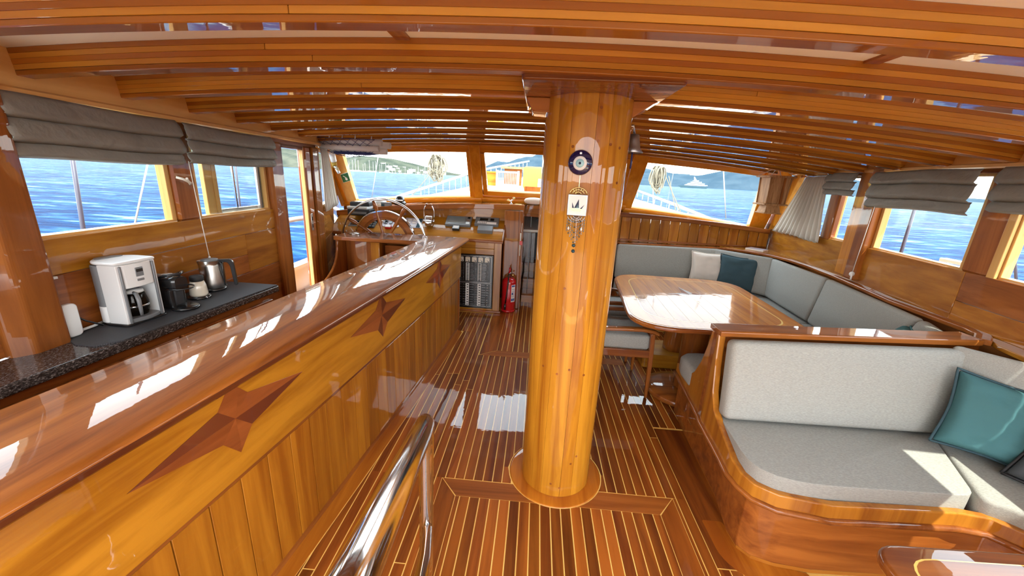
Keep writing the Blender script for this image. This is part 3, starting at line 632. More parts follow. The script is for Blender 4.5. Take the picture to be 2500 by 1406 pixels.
# bar top: 40 cm wide with rounded nosing, turning to port at the forward end
tprof = [(-.40, .922), (-.395, .915), (.025, .915), (.038, .920), (.045, .932), (.045, .942), (.036, .952), (.02, .957), (-.385, .957), (-.398, .950)]
sweep(tprof, -.6, 4.2, n=48, smooth=False).build('bar_top', 'bartop', bar, bevel=.0)
for o in bar.children:
    if o.name.startswith('bar_top'): o.data.polygons.foreach_set('use_smooth', [True]*len(o.data.polygons)); o.data.set_sharp_from_angle(angle=0.75)
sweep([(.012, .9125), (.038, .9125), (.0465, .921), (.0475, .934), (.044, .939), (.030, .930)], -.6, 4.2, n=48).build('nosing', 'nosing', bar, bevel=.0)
tp = roundpoly([(-2.07, 3.80), (-1.165, 3.80), (-1.165, 4.205), (-2.07, 4.205)], [.03, .01, .01, .03])
G().prism(tp, .915, .9572).build('cross_top', 'redX', bar, bevel=.012, bseg=3)
G().prism(roundpoly([(3.84, .93), (4.17, .93), (4.17, .02), (3.30, .02), (3.30, .47), (3.56, .55), (3.74, .64), (3.83, .78)], [0, 0, 0, 0, .02, .1, .12, .1], 6), -2.062, -2.035, 'X').build('side_panel', 'redZ', bar, bevel=.008)
G().box(-2.03, -.83, 4.12, 4.15, .0, .91).build('front_panel', 'redX', bar); G().box(-1.72, -1.62, 3.90, 4.12, 0, .91).build('locker_post', 'midZ', bar, bevel=.01); G().box(-1.60, -1.24, 3.99, 4.02, .02, .86).build('locker_door', 'redX', bar, bevel=.004)
G().box(-2.03, -1.73, 4.0, 4.02, .02, .9).build('locker_door', 'redZ', bar)
G().prism([(xB(3.97)+.0, 3.97), (xB(3.97), 4.0), (-1.19, 4.0), (-1.19, 3.97)], 0, .915).build('end_panel', 'redZ', bar)
sweep([(-.395, .0), (-.37, .0), (-.37, .915), (-.395, .915)], -.6, 3.9).build('back_panel', 'redY', bar)
G().lathe([(.001, .957), (.05, .957), (.048, .972), (.001, .974)], (-1.92, 3.98, 0), 20).build('puck_light', 'brushed', bar)
# marquetry stars set proud of the frieze by a hair, each made of eight kites
def star(yc, hw, hh, kites, nm):
    for i, (pts, mm) in enumerate(kites):
        P = [(xB(yc+a)+.0122, yc+a, .79+b) for a, b in pts]
        G().slab(P, (.0012, 0, 0)).build('inlay_piece', mm, bar)
d = .057
star(1.07, 0, 0, [([(0, 0), (-.057, .06), (-.33, .0)], 'inlayD'), ([(0, 0), (-.33, 0), (-.058, -.062)], 'inlayM'),
                  ([(0, 0), (.06, -.062), (.336, 0)], 'inlayD'), ([(0, 0), (.336, 0), (.062, .064)], 'inlayM'),
                  ([(0, 0), (-.057, .06), (0, .133), (.03, .1)], 'inlayM'), ([(0, 0), (.03, .1), (0, .133), (.062, .064)], 'inlayM'),
                  ([(0, 0), (-.058, -.062), (0, -.135), (.005, -.1)], 'inlayM'), ([(0, 0), (0, -.135), (.06, -.062)], 'inlayM')], '')
for yc in (2.12, 3.22):
    star(yc, 0, 0, [([(0, 0), (-.07, .055), (-.345, 0)], 'inlayM'), ([(0, 0), (-.345, 0), (-.056, -.075)], 'inlayM'), ([(0, 0), (.07, -.07), (.353, 0)], 'inlayD'), ([(0, 0), (.353, 0), (.066, .06)], 'inlayM'),
                    ([(0, 0), (-.07, .055), (0, .13)], 'inlayM'), ([(0, 0), (0, .13), (.066, .06)], 'inlayD'), ([(0, 0), (-.056, -.075), (.003, -.14)], 'inlayD'), ([(0, 0), (.003, -.14), (.07, -.07)], 'inlayM')], '')

# ================================================================ GALLEY WORKTOP ALONG THE PORT WALL
ge = lambda y: -1.735+.04*(y-.9) if y < 1.3 else -1.72+.07*(y-1.3)
gc = thing('galley_cabinet', 'long mahogany cabinet under the granite worktop, partly hidden behind the bar', 'cabinet', (-1.9, 1.0, 0))
def gsweep(ya, yb, xin, z0, z1, n=10): 
    secs = []
    for k in range(n+1):
        y = ya+(yb-ya)*k/n; secs.append([(ge(y)+xin, y, z0), (xP(y)+.005, y, z0), (xP(y)+.005, y, z1), (ge(y)+xin, y, z1)])
    return G().loft(secs, smooth=False)
gsweep(-.6, 2.30, -.03, .0, .826).build('body', 'redY', gc, bevel=.004)
for a, b in ((-.5, .2), (.22, .92), (.94, 1.64), (1.66, 2.27)):
    G().hexa([(ge(a)-.03, a, .08), (ge(a)-.012, a, .08), (ge(b)-.012, b, .08), (ge(b)-.03, b, .08), (ge(a)-.03, a, .79), (ge(a)-.012, a, .79), (ge(b)-.012, b, .79), (ge(b)-.03, b, .79)]).build('door', 'redZ', gc, bevel=.004)
gw = gsweep(-.6, 2.32, 0, .828, .87).build('granite_worktop', 'granite', None, (-1.9, 1.0, .828), bevel=.008, bseg=3)
tag(gw, 'long speckled dark granite worktop along the port windows', 'worktop')
# rubber mat lying along it
yy = [1.10+i*.1 for i in range(14)]
pts = [(xP(1.37)+.045, 1.375), (-1.855, 1.335), (-1.77, 1.335)]+[(ge(y)-.004, y) for y in [1.40, 1.5, 1.8, 2.1, 2.31]]+[(xP(y)+.012, y) for y in (2.31, 2.0, 1.6, 1.39)]
m_ = G().prism(pts, .8705, .876).build('rubber_mat', 'mat', None, (-1.9, 1.8, .8705)); tag(m_, 'black ribbed rubber mat under the coffee machines', 'mat')

def placed(root, g_list_fn, x, y, z, rz): pass
def TR(x, y, z, rz, s=1): return Matrix.Translation((x, y, z)) @ Matrix.Rotation(rz, 4, 'Z') @ Matrix.Scale(s, 4)
# filter coffee maker  (local +X is its front)
cm = thing('coffee_maker', 'tall white and grey filter coffee maker with glass jug on the black mat', 'coffee maker', (-1.897, 1.615, .877)); T = TR(-1.897, 1.615, .877, -.03) @ Matrix.Diagonal((.62, .78, .845, 1))
def cmp_(name, g, mat, **k): return g.xf(T).build(name, mat, cm, **k)
plan = roundpoly([(-.15, -.06), (-.06, -.115), (.12, -.115), (.13, .115), (-.06, .115), (-.15, .06)], [.06, .05, .03, .03, .05, .06], 4)
cmp_('base', G().prism([(x*1.03+.003, y*1.04) for x, y in plan], 0, .012), 'black', bevel=.003)
front_l = roundpoly([(-.03, -.112), (.118, -.112), (.118, -.088), (-.03, -.088)], .006)
cmp_('side_shell', G().prism(front_l, .012, .335), 'wplastic', bevel=.004); cmp_('side_shell', G().prism([(x, -y) for x, y in front_l], .012, .335), 'wplastic', bevel=.004)
cmp_('water_tank', G().prism(roundpoly([(-.148, -.065), (-.09, -.112), (-.028, -.112), (-.028, .112), (-.09, .112), (-.148, .065)], .03), .10, .33), 'gplastic', bevel=.004)
cmp_('rear_foot', G().prism(roundpoly([(-.150, -.065), (-.09, -.114), (-.028, -.114), (-.028, .114), (-.09, .114), (-.150, .065)], .03), .012, .105), 'wplastic', bevel=.004)
cmp_('brew_head', G().prism(roundpoly([(-.06, -.09), (.125, -.088), (.138, 0), (.125, .088), (-.06, .09)], .02), .205, .335), 'wplastic', bevel=.004)
cmp_('grey_edge', G().prism([(.112, -.099), (.128, -.099), (.128, -.086), (.112, -.086)], .012, .33), 'gplastic', bevel=.003); cmp_('grey_edge', G().prism([(.112, .099), (.128, .099), (.128, .086), (.112, .086)], .012, .33), 'gplastic', bevel=.003)
cmp_('lid', G().prism([(x*1.02, y*1.03) for x, y in plan], .335, .352), 'wplastic', bevel=.007, bseg=3); cmp_('lid_hatch', G().prism(roundpoly([(-.15, -.05), (-.08, -.08), (-.07, .08), (-.15, .05)], .03), .351, .356), 'gplastic', bevel=.002)
cmp_('hot_plate', G().prism(roundpoly([(-.04, -.09), (.12, -.088), (.145, 0), (.12, .088), (-.04, .09)], .02), .012, .035), 'gplastic', bevel=.004)
cmp_('back_wall', G().box(-.06, -.03, -.09, .09, .03, .21), 'gplastic')
cmp_('display', G().box(.133, .1395, -.022, .022, .262, .312), 'gplastic', bevel=.002); cmp_('display_screen', G().box(.138, .1405, -.019, .019, .287, .303), 'black'); cmp_('button', G().box(.133, .139, -.02, .02, .237, .25), 'gplastic', bevel=.002)
jug = thing('coffee_jug', 'glass coffee jug with grey handle standing inside the white coffee maker', 'jug', (-1.86, 1.615, .907)); J = T @ Matrix.Translation((.05, 0, .036))
G().lathe([(.052, 0), (.064, .03), (.066, .07), (.055, .115), (.048, .13), (.046, .13), (.053, .115), (.064, .07), (.062, .03), (.050, .003)], seg=28).xf(J).build('glass_bowl', 'carafe', jug)
G().lathe([(.0662, .05), (.0668, .055), (.0662, .06)], seg=28).xf(J).build('steel_band', 'steel', jug); G().lathe([(.001, .128), (.05, .128), (.048, .142), (.001, .146)], seg=24).xf(J).build('jug_lid', 'wplastic', jug)
G().tube([(.045, -.03, .135), (.085, -.045, .135), (.105, -.05, .10), (.105, -.05, .04), (.098, -.046, .015)], [.009, .011, .012, .010, .008], 8).xf(J).build('handle', 'gplastic', jug)
# black capsule machine
cp = thing('capsule_machine', 'small glossy black capsule coffee machine beside the white coffee maker', 'coffee maker', (-1.885, 1.81, .877)); T = TR(-1.885, 1.81, .877, -.1, .78)
def cpp(name, g, mat='black', **k): return g.xf(T).build(name, mat, cp, **k)
cpp('body', G().prism(roundpoly([(-.13, -.055), (.06, -.055), (.06, .055), (-.13, .055)], .02), .0, .14), bevel=.012, bseg=3)
cpp('head', G().loft([[(x, y*s, z+.17) for y, z in roundrect(-.055, .055, -.045, .045, .03)] for x, s in ((-.14, .8), (-.12, 1), (.05, 1), (.10, .75))]), bevel=0)
cpp('lever', G().tube([(-.03, -.06, .20), (.05, -.06, .235), (.10, 0, .235), (.05, .06, .235), (-.03, .06, .20)], .009)); cpp('chrome_button', G().cyl((.0, 0, .205), .03, .022), 'steel')
cpp('cup_tray', G().lathe([(.001, 0), (.075, 0), (.078, .012), (.07, .018), (.001, .018)], (.10, 0, 0), 24)); cpp('tray_rim', G().tube([(.07*math.cos(t)+.09, .07*math.sin(t), .145) for t in [i*PI/10 for i in range(-10, 11)]], .005, 6)); cpp('column', G().box(.02, .07, -.03, .03, .02, .16), 'mblack', bevel=.006)
# milk frother
mf = thing('milk_frother', 'cream enamel milk frother with black lid between capsule machine and kettle', 'milk frother', (-1.885, 1.975, .877)); T = TR(-1.885, 1.975, .877, 0, .78)
G().lathe([(.001, 0), (.07, 0), (.073, .008), (.062, .018), (.001, .018)], seg=24).xf(T).build('stand', 'black', mf); G().lathe([(.052, .018), (.056, .03), (.05, .09), (.04, .125), (.001, .128)], seg=24).xf(T).build('cup', 'cream', mf)
G().lathe([(.038, .124), (.042, .13), (.042, .158), (.038, .164), (.001, .166)], seg=24).xf(T).build('lid', 'mblack', mf); G().tube([(.05, -.01, .01), (.085, -.02, .01)], .008).xf(T).build('switch', 'steel', mf)
# kettle
kt = thing('electric_kettle', 'brushed steel electric kettle with black handle at the forward end of the mat', 'kettle', (-1.93, 2.13, .877)); T = TR(-1.93, 2.13, .877, .45, .84)
G().lathe([(.001, 0), (.075, 0), (.078, .01), (.072, .02), (.001, .02)], seg=28).xf(T).build('power_base', 'black', kt)
secs = []
for z, r in ((.02, .071), (.026, .074), (.06, .073), (.12, .067), (.18, .061), (.215, .057)):
    secs.append([((r+(.016*max(0, (z-.16)/.055) if abs(i-14) < 2 else 0))*math.cos(2*PI*i/28), (r+(.016*max(0, (z-.16)/.055) if abs(i-14) < 2 else 0))*math.sin(2*PI*i/28), z) for i in range(28)])
G().loft(secs).xf(T).build('body', 'brushed', kt); G().lathe([(.001, .215), (.052, .215), (.05, .224), (.001, .228)], seg=24).xf(T).build('lid', 'gplastic', kt)
G().prism(roundpoly([(.04, .20), (.04, .222), (.125, .222), (.142, .20), (.152, .03), (.130, .025), (.118, .175), (.105, .20)], .012), -.012, .012, 'Y').xf(T).build('handle', 'black', kt, bevel=.004)
G().box(.06, .078, -.018, .018, .03, .20).xf(T).build('handle_mount', 'black', kt, bevel=.004)
# small things near the post
t = thing('leaning_white_tray', 'narrow white plastic tray leaning upright against the wall behind the port post', 'tray', (-1.935, 1.40, .877))
G().prism(roundrect(1.372, 1.43, .877, 1.02, .018), -1.950, -1.925, 'X').build('panel', 'wplastic', t, bevel=.005)
sk = thing('wall_socket', 'white socket on the port wall beside the post, its edge just showing', 'socket', (-1.97, 1.42, 1.06)); G().prism(roundrect(1.375, 1.40, 1.02, 1.09, .008), -1.985, -1.965, 'X').build('plate', 'wplastic', sk, bevel=.003); G().box(-1.98, -1.965, 1.385, 1.42, 1.125, 1.135).build('clip', 'wplastic', sk)
c = G().tube([(-1.955, 1.42, .885), (-1.962, 1.5, .885), (-1.975, 1.55, .885)], .006).build('white_cable', 'wplastic', None, (-1.95, 1.5, .885)); tag(c, 'white cable lying on the mat along the foot of the port wall', 'cable')
c = G().tube([(-2.0, 1.42, .89), (-2.0, 1.36, .95), (-1.99, 1.35, 1.0), (-1.98, 1.42, .98), (-1.96, 1.47, .92), (-1.93, 1.51, .885)], .004).build('black_cable', 'black', None, (-1.95, 1.42, .9)); tag(c, 'thin black cord looping up behind the white coffee maker', 'cable')
c = G().tube([(-1.90, 2.19, .882), (-1.94, 2.24, .882), (-2.02, 2.28, .882)], .004).build('black_cable', 'black', None, (-1.95, 2.2, .882)); tag(c, 'black cord running from the kettle to the port wall', 'cable')

# ================================================================ STAINLESS HANDRAIL
hr = thing('stair_handrail', 'polished stainless steel handrail at the head of the stairs in the foreground', 'handrail', (-.30, .9, 0))
A = Vector((-.286, .985, .90)); 
path = [Vector((-.268, .10, .93)), Vector((-.274, .5, .925)), Vector((-.280, .80, .925)), Vector((-.283, .92, .918)), Vector((-.285, .965, .895)), Vector((-.287, .985, .85)), Vector((-.29, .992, .78)), Vector((-.30, 1.0, .50)), Vector((-.32, 1.02, .0))]
bez = []
G().tube([(-.105, -.08, 1.365), (-.164, .292, 1.215), (-.188, .442, 1.156), (-.235, .74, 1.038), (-.255, .84, .992), (-.268, .895, .962), (-.278, .933, .925), (-.283, .952, .885), (-.286, .962, .84), (-.288, .968, .80), (-.291, .975, .60), (-.296, .985, .35), (-.305, 1.0, 0.02)], [.0265]*7+[.026, .025, .024, .0225, .022, .022], 20).build('rail', 'steel', hr)
G().tube([(-.09, -.1, 1.16), (-.185, .52, .80), (-.225, .73, .68), (-.275, .93, .545), (-.288, .975, .515)], .018, 16).build('mid_rail', 'steel', hr)
G().lathe([(.001, 0), (.045, 0), (.043, .006), (.022, .01), (.001, .01)], (-.305, 1.0, .001), 24).build('foot_flange', 'steel', hr)

# ================================================================ SOFAS
SP = [(1.08, 2.60, .40), (1.075, 2.52, .408), (1.065, 2.43, .415), (1.055, 2.33, .45), (1.045, 2.24, .52), (1.04, 2.17, .63), (1.035, 2.12, .76), (1.03, 2.085, .89), (1.025, 2.03, .903), (1.012, 1.985, .895), (1.01, 1.955, .72), (1.008, 1.92, .57), (1.003, 1.86, .492), (1.0, 1.79, .462), (.988, 1.66, .432), (.978, 1.57, .412),
      (.986, 1.50, .402), (1.015, 1.435, .40), (1.09, 1.385, .40), (1.28, 1.352, .40), (1.80, 1.375, .40), (1.90, 1.36, .40), (1.98, 1.28, .40), (2.01, 1.15, .40), (2.02, .3, .40)]
def rimloft(pts, zb, th, out=0.0, ztop=None):
    secs = []
    for i, (x, y, z) in enumerate(pts):
        a, b = Vector(pts[max(i-1, 0)][:2]), Vector(pts[min(i+1, len(pts)-1)][:2]); d = (b-a).normalized(); n = Vector((-d.y, d.x))   # inward (to starboard / aft-right)
        if (n.x < 0 and i < 16): n = -n
        o = Vector((x, y))-n*out; q = Vector((x, y))+n*th; zt = z if ztop is None else ztop
        secs.append([(o.x, o.y, zb), (q.x, q.y, zb), (q.x, q.y, zt), (o.x, o.y, zt)])
    return G().loft(secs, smooth=False)
so = thing('l_shaped_sofa_frame', 'varnished wooden frame of the near L-shaped sofa with curved end board and divider back', 'sofa frame', (1.5, 1.7, 0))
rimloft(SP, .315, .034).build('end_board', 'midZ', so, bevel=.007, bseg=3)
mo_ = [(x-(.004 if y > 1.5 else 0), y-(.004 if y < 1.45 else 0), .325) for x, y, z in SP]
G().tube(mo_, .014, 10).build('lower_moulding', 'redY', so)
foot = [(1.10, 2.56), (1.09, 2.42), (1.055, 1.77), (1.015, 1.55), (1.02, 1.47), (1.06, 1.42), (1.15, 1.39), (1.30, 1.375), (1.83, 1.395), (1.93, 1.38), (2.0, 1.30), (2.03, 1.18), (2.04, .3), (xS(.3)-.01, .3), (xS(2.56)-.01, 2.56)]
G().prism(foot, .03, .355).build('plinth', 'redX', so, bevel=.004); G().prism([(x*.985+.03, y*.985+.03) for x, y in foot], .0025, .03).build('toe_kick', 'lamD', so)
# divider: cap rail with rounded nosing
capn = [(1.0, 1.937, .905), (1.6, 1.955, .918), (2.2, 1.975, .932), (2.34, 2.03, .935), (2.43, 2.11, .935), (2.462, 2.20, .935), (2.47, 2.336, .935), (2.497, 2.736, .935), (2.585, 3.15, .935), (2.645, 3.47, .935), (2.70, 3.9, .935), (2.70, 4.20, .935), (2.65, 4.42, .935), (2.51, 4.65, .93), (2.36, 4.79, .925), (2.20, 4.86, .92), (1.9, 4.865, .915), (1.04, 4.80, .91)]
def railsweep(path, prof):
    secs = []
    for i, (x, y, z) in enumerate(path):
        a, b = Vector(path[max(i-1, 0)][:2]), Vector(path[min(i+1, len(path)-1)][:2]); d = (b-a).normalized(); n = Vector((-d.y, d.x))   # left of travel
        secs.append([(x+n.x*u, y+n.y*u, z+v) for u, v in prof])
    return G().loft(secs, smooth=False)
# profile: u<0 is the side away from the cushions of the dining seat
G().loft([[(x, y, z-.03), (x, y+.13, z-.03), (x, y+.13, z-.004), (x, y+.125, z), (x, y+.006, z), (x, y, z-.005)] for x, y, z in [(1.0, 1.937, .905), (1.6, 1.955, .918), (2.2, 1.975, .932), (2.34, 1.99, .935)]], smooth=False).build('divider_cap', 'redX', so, bevel=.006, bseg=2)
G().hexa([(1.02, 1.99, .33), (2.36, 2.02, .33), (2.36, 2.06, .33), (1.02, 2.05, .33), (1.02, 1.99, .876), (2.36, 2.02, .90), (2.36, 2.06, .90), (1.02, 2.05, .876)]).build('divider_board', 'redX', so)
# rail and ledge around the dining seat
rl = thing('seat_back_ledge', 'long varnished rail and ledge running round behind the dining seat cushions', 'ledge', (2.6, 3.2, .90))
railsweep(capn[3:], [(.012, -.018), (.012, -.004), (.004, 0), (-.05, 0), (-.055, -.004), (-.055, -.03), (.008, -.03)]).build('rail', 'redY', rl, bevel=.003)
lp = [(x+.03, y) for x, y, z in capn[3:14]]
G().prism([(2.36, 1.95)]+[(xS(1.6)-.13, 1.6), (xS(1.6)-.003, 1.6), (xS(4.94)-.003, 4.93), (2.3, 4.93)]+[(2.36, 4.80), (2.53, 4.66), (2.68, 4.43), (2.73, 4.2), (2.73, 3.9), (2.675, 3.47), (2.61, 3.15), (2.52, 2.736), (2.495, 2.336), (2.485, 2.2), (2.45, 2.09)], .905, .928).build('ledge_board', 'goldY', rl, bevel=.003)
G().prism([(1.0, 4.83), (2.3, 4.83), (2.34, 4.96), (1.0, 4.96)], .89, .912).build('ledge_board', 'redX', rl, bevel=.003)
def cush(name, label, face, thick, cat='cushion', group=None, bevel=.03, mat='sofa'):
    n = (Vector(face[1])-Vector(face[0])).cross(Vector(face[3])-Vector(face[0])).normalized()
    c = sum((Vector(p) for p in face), Vector())/len(face)
    o = G().slab(face, n*thick).build(name, mat, None, (c.x, c.y, min(p[2] for p in face)), bevel=bevel, bseg=4); return tag(o, label, cat, group)
gb = 'back cushions of the dining seat'
SZ, BZ = .492, .898
cush('back_cushion', 'long grey back cushion on the forward side of the dining seat', [(2.205, 4.735, SZ), (1.0, 4.705, SZ), (1.0, 4.775, BZ), (2.205, 4.835, BZ)], -.085, group=gb)
cush('back_cushion', 'corner grey back cushion behind the slate pillow', [(2.615, 4.25, SZ), (2.215, 4.738, SZ), (2.215, 4.83, BZ), (2.665, 4.36, BZ)], -.085, group=gb, bevel=.03)
cush('back_cushion', 'grey back cushion of the starboard seat, next to the forward corner', [(2.535, 3.41, SZ), (2.615, 4.235, SZ), (2.668, 4.33, BZ), (2.63, 3.45, BZ)], -.075, group=gb)
cush('back_cushion', 'largest grey back cushion of the starboard seat, nearest the divider', [(2.39, 2.50, SZ), (2.532, 3.395, SZ), (2.628, 3.43, BZ), (2.455, 2.40, BZ)], -.075, group=gb)
cush('back_cushion', 'small curved grey cushion at the end of the starboard seat behind the divider', [(2.25, 2.12, SZ), (2.39, 2.47, SZ), (2.45, 2.37, BZ), (2.33, 2.10, BZ)], -.075, group=gb, bevel=.034)
gs = 'seat cushions of the dining seat'
def seat(name, label, poly, z0, z1, group=None, r=.05, mat='sofa', bevel=.03):
    c = sum((Vector(p) for p in poly), Vector((0, 0)))/len(poly)
    o = G().prism(roundpoly(poly, r, 3), z0, z1).build(name, mat, None, (c.x, c.y, z0), bevel=bevel, bseg=4); return tag(o, label, 'cushion', group)
seat('seat_cushion', 'grey seat cushion on the forward side of the dining seat', [(1.0, 4.24), (2.14, 4.24), (2.205, 4.73), (1.0, 4.70)], .372, .490, gs)
seat('seat_cushion', 'grey seat cushion in the forward corner of the dining seat', [(2.10, 4.225), (2.61, 4.225), (2.60, 4.27), (2.22, 4.735), (2.15, 4.24)], .372, .490, gs, r=.02)
seat('seat_cushion', 'grey seat cushion along the starboard side, beside the table', [(2.04, 3.42), (2.525, 3.42), (2.605, 4.215), (2.10, 4.215)], .372, .490, gs, r=.02)
seat('seat_cushion', 'grey seat cushion along the starboard side, behind the divider', [(1.93, 2.60), (2.40, 2.60), (2.525, 3.41), (2.04, 3.41)], .372, .490, gs, r=.02)
seat('seat_cushion', 'grey rounded end of the cushion behind the near sofa, seen left of the end board', [(1.045, 2.16), (2.36, 2.16), (2.37, 2.58), (1.045, 2.575)], .372, .505, gs, r=.14, bevel=.045)
db = thing('dining_seat_base', 'mahogany box base under the dining seat', 'seat base', (2.2, 3.6, 0))
G().prism([(1.0, 4.30), (2.14, 4.30), (1.98, 2.6), (xS(2.6)-.02, 2.6), (xS(4.9)-.02, 4.9), (1.0, 4.9)], .003, .368).build('box', 'redX', db, bevel=.004); G().box(1.0, 2.12, 4.27, 4.30, .30, .37).build('front_rail', 'redX', db, bevel=.006)
cush('back_cushion', 'grey back cushion of the near sofa against the divider', [(2.165, 1.885, .468), (1.022, 1.862, .468), (1.025, 1.935, .872), (2.17, 1.968, .895)], -.09, group='cushions of the near sofa', bevel=.03)
cush('back_cushion', 'grey corner back cushion behind the teal pillow', [(2.33, 1.52, .468), (2.18, 1.878, .468), (2.19, 1.962, .90), (2.46, 1.62, .90)], -.09, group='cushions of the near sofa', bevel=.03)
cush('back_cushion', 'grey back cushion of the near sofa along the starboard wall, lower right edge of view', [(2.22, .4, .468), (2.325, 1.50, .468), (2.40, 1.58, .90), (2.24, .4, .90)], -.085, group='cushions of the near sofa', bevel=.03)
seat('seat_cushion', 'grey seat cushion of the near sofa with a rounded front corner', [(1.035, 1.87), (1.02, 1.72), (1.00, 1.46), (1.16, 1.385), (1.86, 1.405), (2.07, 1.80), (2.12, 1.885)], .352, .466, 'cushions of the near sofa', r=[.01, .1, .11, .14, .05, .05, .02], bevel=.032)
seat('seat_cushion', 'grey corner seat cushion of the near sofa, partly in sunlight', [(1.868, 1.395), (1.96, 1.345), (2.03, 1.2), (2.04, .62), (2.26, .62), (2.33, 1.52), (2.17, 1.885), (2.13, 1.88), (2.075, 1.79)], .352, .466, 'cushions of the near sofa', r=[.04, .05, .05, .03, .03, .03, .02, .01, .05], bevel=.032)

def pillow(name, label, c, wdt, hgt, th, rot, mat, piping=None, seed=1):
    N = 18; g = G(); r_ = random.Random(seed); V0 = []; 
    def P(i, j, s):
        u, v = -1+2*i/N, -1+2*j/N
        e = max(0, (1-u**4)*(1-v**4))**.42
        pin = 1-.10*(1-abs(u)**1.5)*abs(v)**6; pin2 = 1-.10*(1-abs(v)**1.5)*abs(u)**6
        nz = mnoise.noise(Vector((u*2.4+seed*7, v*3.6, s*3)))*.22*e+mnoise.noise(Vector((u*1.5+seed, v*9, s)))*.12*e
        return (u*wdt/2*pin2, v*hgt/2*pin, s*th/2*(e+nz))
    for s in (1, -1):
        vs_ = [P(i, j, s) for j in range(N+1) for i in range(N+1)]
        fs = [(j*(N+1)+i, j*(N+1)+i+1, (j+1)*(N+1)+i+1, (j+1)*(N+1)+i) for j in range(N) for i in range(N)]
        g.add(vs_, fs if s > 0 else [tuple(reversed(f)) for f in fs], True)
    m = Matrix.Translation(c) @ rot
    root = thing(name, label, 'pillow', c)
    g.xf(m).build('cover', mat, root, subsurf=1)
    edge = [P(i, 0, 0) for i in range(N)]+[P(N, j, 0) for j in range(N)]+[P(i, N, 0) for i in range(N, 0, -1)]+[P(0, j, 0) for j in range(N, -1, -1)]
    G().tube(edge, .006, 6).xf(m).build('piping', piping or mat, root); return root
def frame(nrm, roll=0, up=(0, 0, 1)):   # local Z -> nrm, local Y as close to up as possible
    z = Vector(nrm).normalized(); x = Vector(up).cross(z).normalized(); y = z.cross(x)
    return (Matrix((x, y, z)).transposed() @ Matrix.Rotation(roll, 3, 'Z')).to_4x4()
pillow('throw_pillow', 'cream pillow leaning on the forward back cushions behind the table', (2.05, 4.60, .71), .37, .36, .13, frame((-.1, -1, .32), -.03), 'creamcloth', 'creamcloth', 2)
pillow('throw_pillow', 'slate blue pillow in the forward corner beside the cream pillow', (2.335, 4.46, .69), .41, .40, .14, frame((-.42, -1, .30), -.04), 'slate', 'slate', 5)
pillow('throw_pillow', 'light blue pillow peeking over the divider, mostly hidden', (2.27, 2.33, .66), .40, .40, .13, frame((-.8, .5, .25), 0), 'teal', 'teal', 8)
pillow('throw_pillow', 'large teal pillow with dark piping in the corner of the near sofa', (2.175, 1.665, .655), .39, .37, .15, frame((-.55, -1, .42), -.12), 'teal', 'slate', 3)
pillow('throw_pillow', 'dark grey pillow at the right edge, overlapping the teal pillow', (2.28, 1.38, .655), .42, .42, .15, frame((-.9, -.55, .40), -.12), 'charcoal', 'mblack', 6)

# ================================================================ DINING TABLE
dt = thing('dining_table', 'large glossy dining table with a star inlay in front of the corner seat', 'table', (1.33, 3.15, .003))
ot = roundpoly([(.66, 2.38), (.80, 3.84), (1.96, 3.80), (1.865, 2.40)], [.30, .26, .28, .22], 8)
ot = [(x, y-(.035*math.sin(PI*max(0, min(1, (x-.7)/1.15))) if y < 2.8 else 0)+(.02 if y > 3.6 else 0)*math.sin(PI*max(0, min(1, (x-.8)/1.1)))) for x, y in ot]
G().prism(ot, .712, .746).build('table_edge', 'redX', dt, bevel=.012, bseg=4)
cx_, cy2 = 1.33, 3.10
ins = lambda k, z=0: [(cx_+(x-cx_)*k, cy2+(y-cy2)*k) for x, y in ot]
G().prism(ins(.97), .744, .7478).build('border', 'tableY', dt, bevel=.001, bseg=1)
G().prism(ins(.805), .7475, .7486).build('inlay_line', 'seam', dt)
inner = ins(.79)
for k in range(13):
    x0 = .72+k*.0985; x1 = x0+.097
    sh = lambda p, x: p[0]-(x+(p[1]-3.1)*.06)
    q = clip(clip(inner, lambda p: sh(p, x0)), lambda p: -sh(p, x1))
    if len(q) > 2: G().prism(q, .7478, .7494).build('plank', 'tableY', dt)
# star on the table
sc_ = (1.325, 3.19)
tips = [(sc_[0]+math.cos(a)*.20, sc_[1]+math.sin(a)*.24) for a in (PI/2+.1, .1, -PI/2+.1, PI+.1)]; val = [(sc_[0]+math.cos(a)*.065, sc_[1]+math.sin(a)*.065) for a in (PI/4+.1, -PI/4+.1, -3*PI/4+.1, 3*PI/4+.1)]
for i in range(4):
    for j, v in enumerate((val[i], val[i-1])):
        G().prism([sc_, tips[i], v], .7492, .7500).build('inlay_piece', 'inlayM' if j else 'inlayD', dt)
for (x, y, z0, big) in ((1.30, 2.88, .0, True), (1.38, 3.47, .13, False)):
    G().lathe([(.10, z0), (.105, z0+.02), (.095, z0+.3), (.10, .66), (.115, .70), (.115, .712), (.001, .712)] if big else [(.10, z0), (.102, z0+.05), (.10, .60), (.115, .70), (.115, .712), (.001, .712)], (x, y, 0), 14).build('pedestal', 'redZ', dt)
G().lathe([(.001, .003), (.235, .003), (.265, .012), (.27, .035), (.26, .055), (.20, .068), (.001, .072)], (1.25, 2.88, 0), 40).build('round_foot', 'redX', dt)
G().prism(roundrect(1.05, 1.95, 3.28, 3.66, .03), .003, .135).build('plinth', 'goldX', dt, bevel=.012, bseg=2)

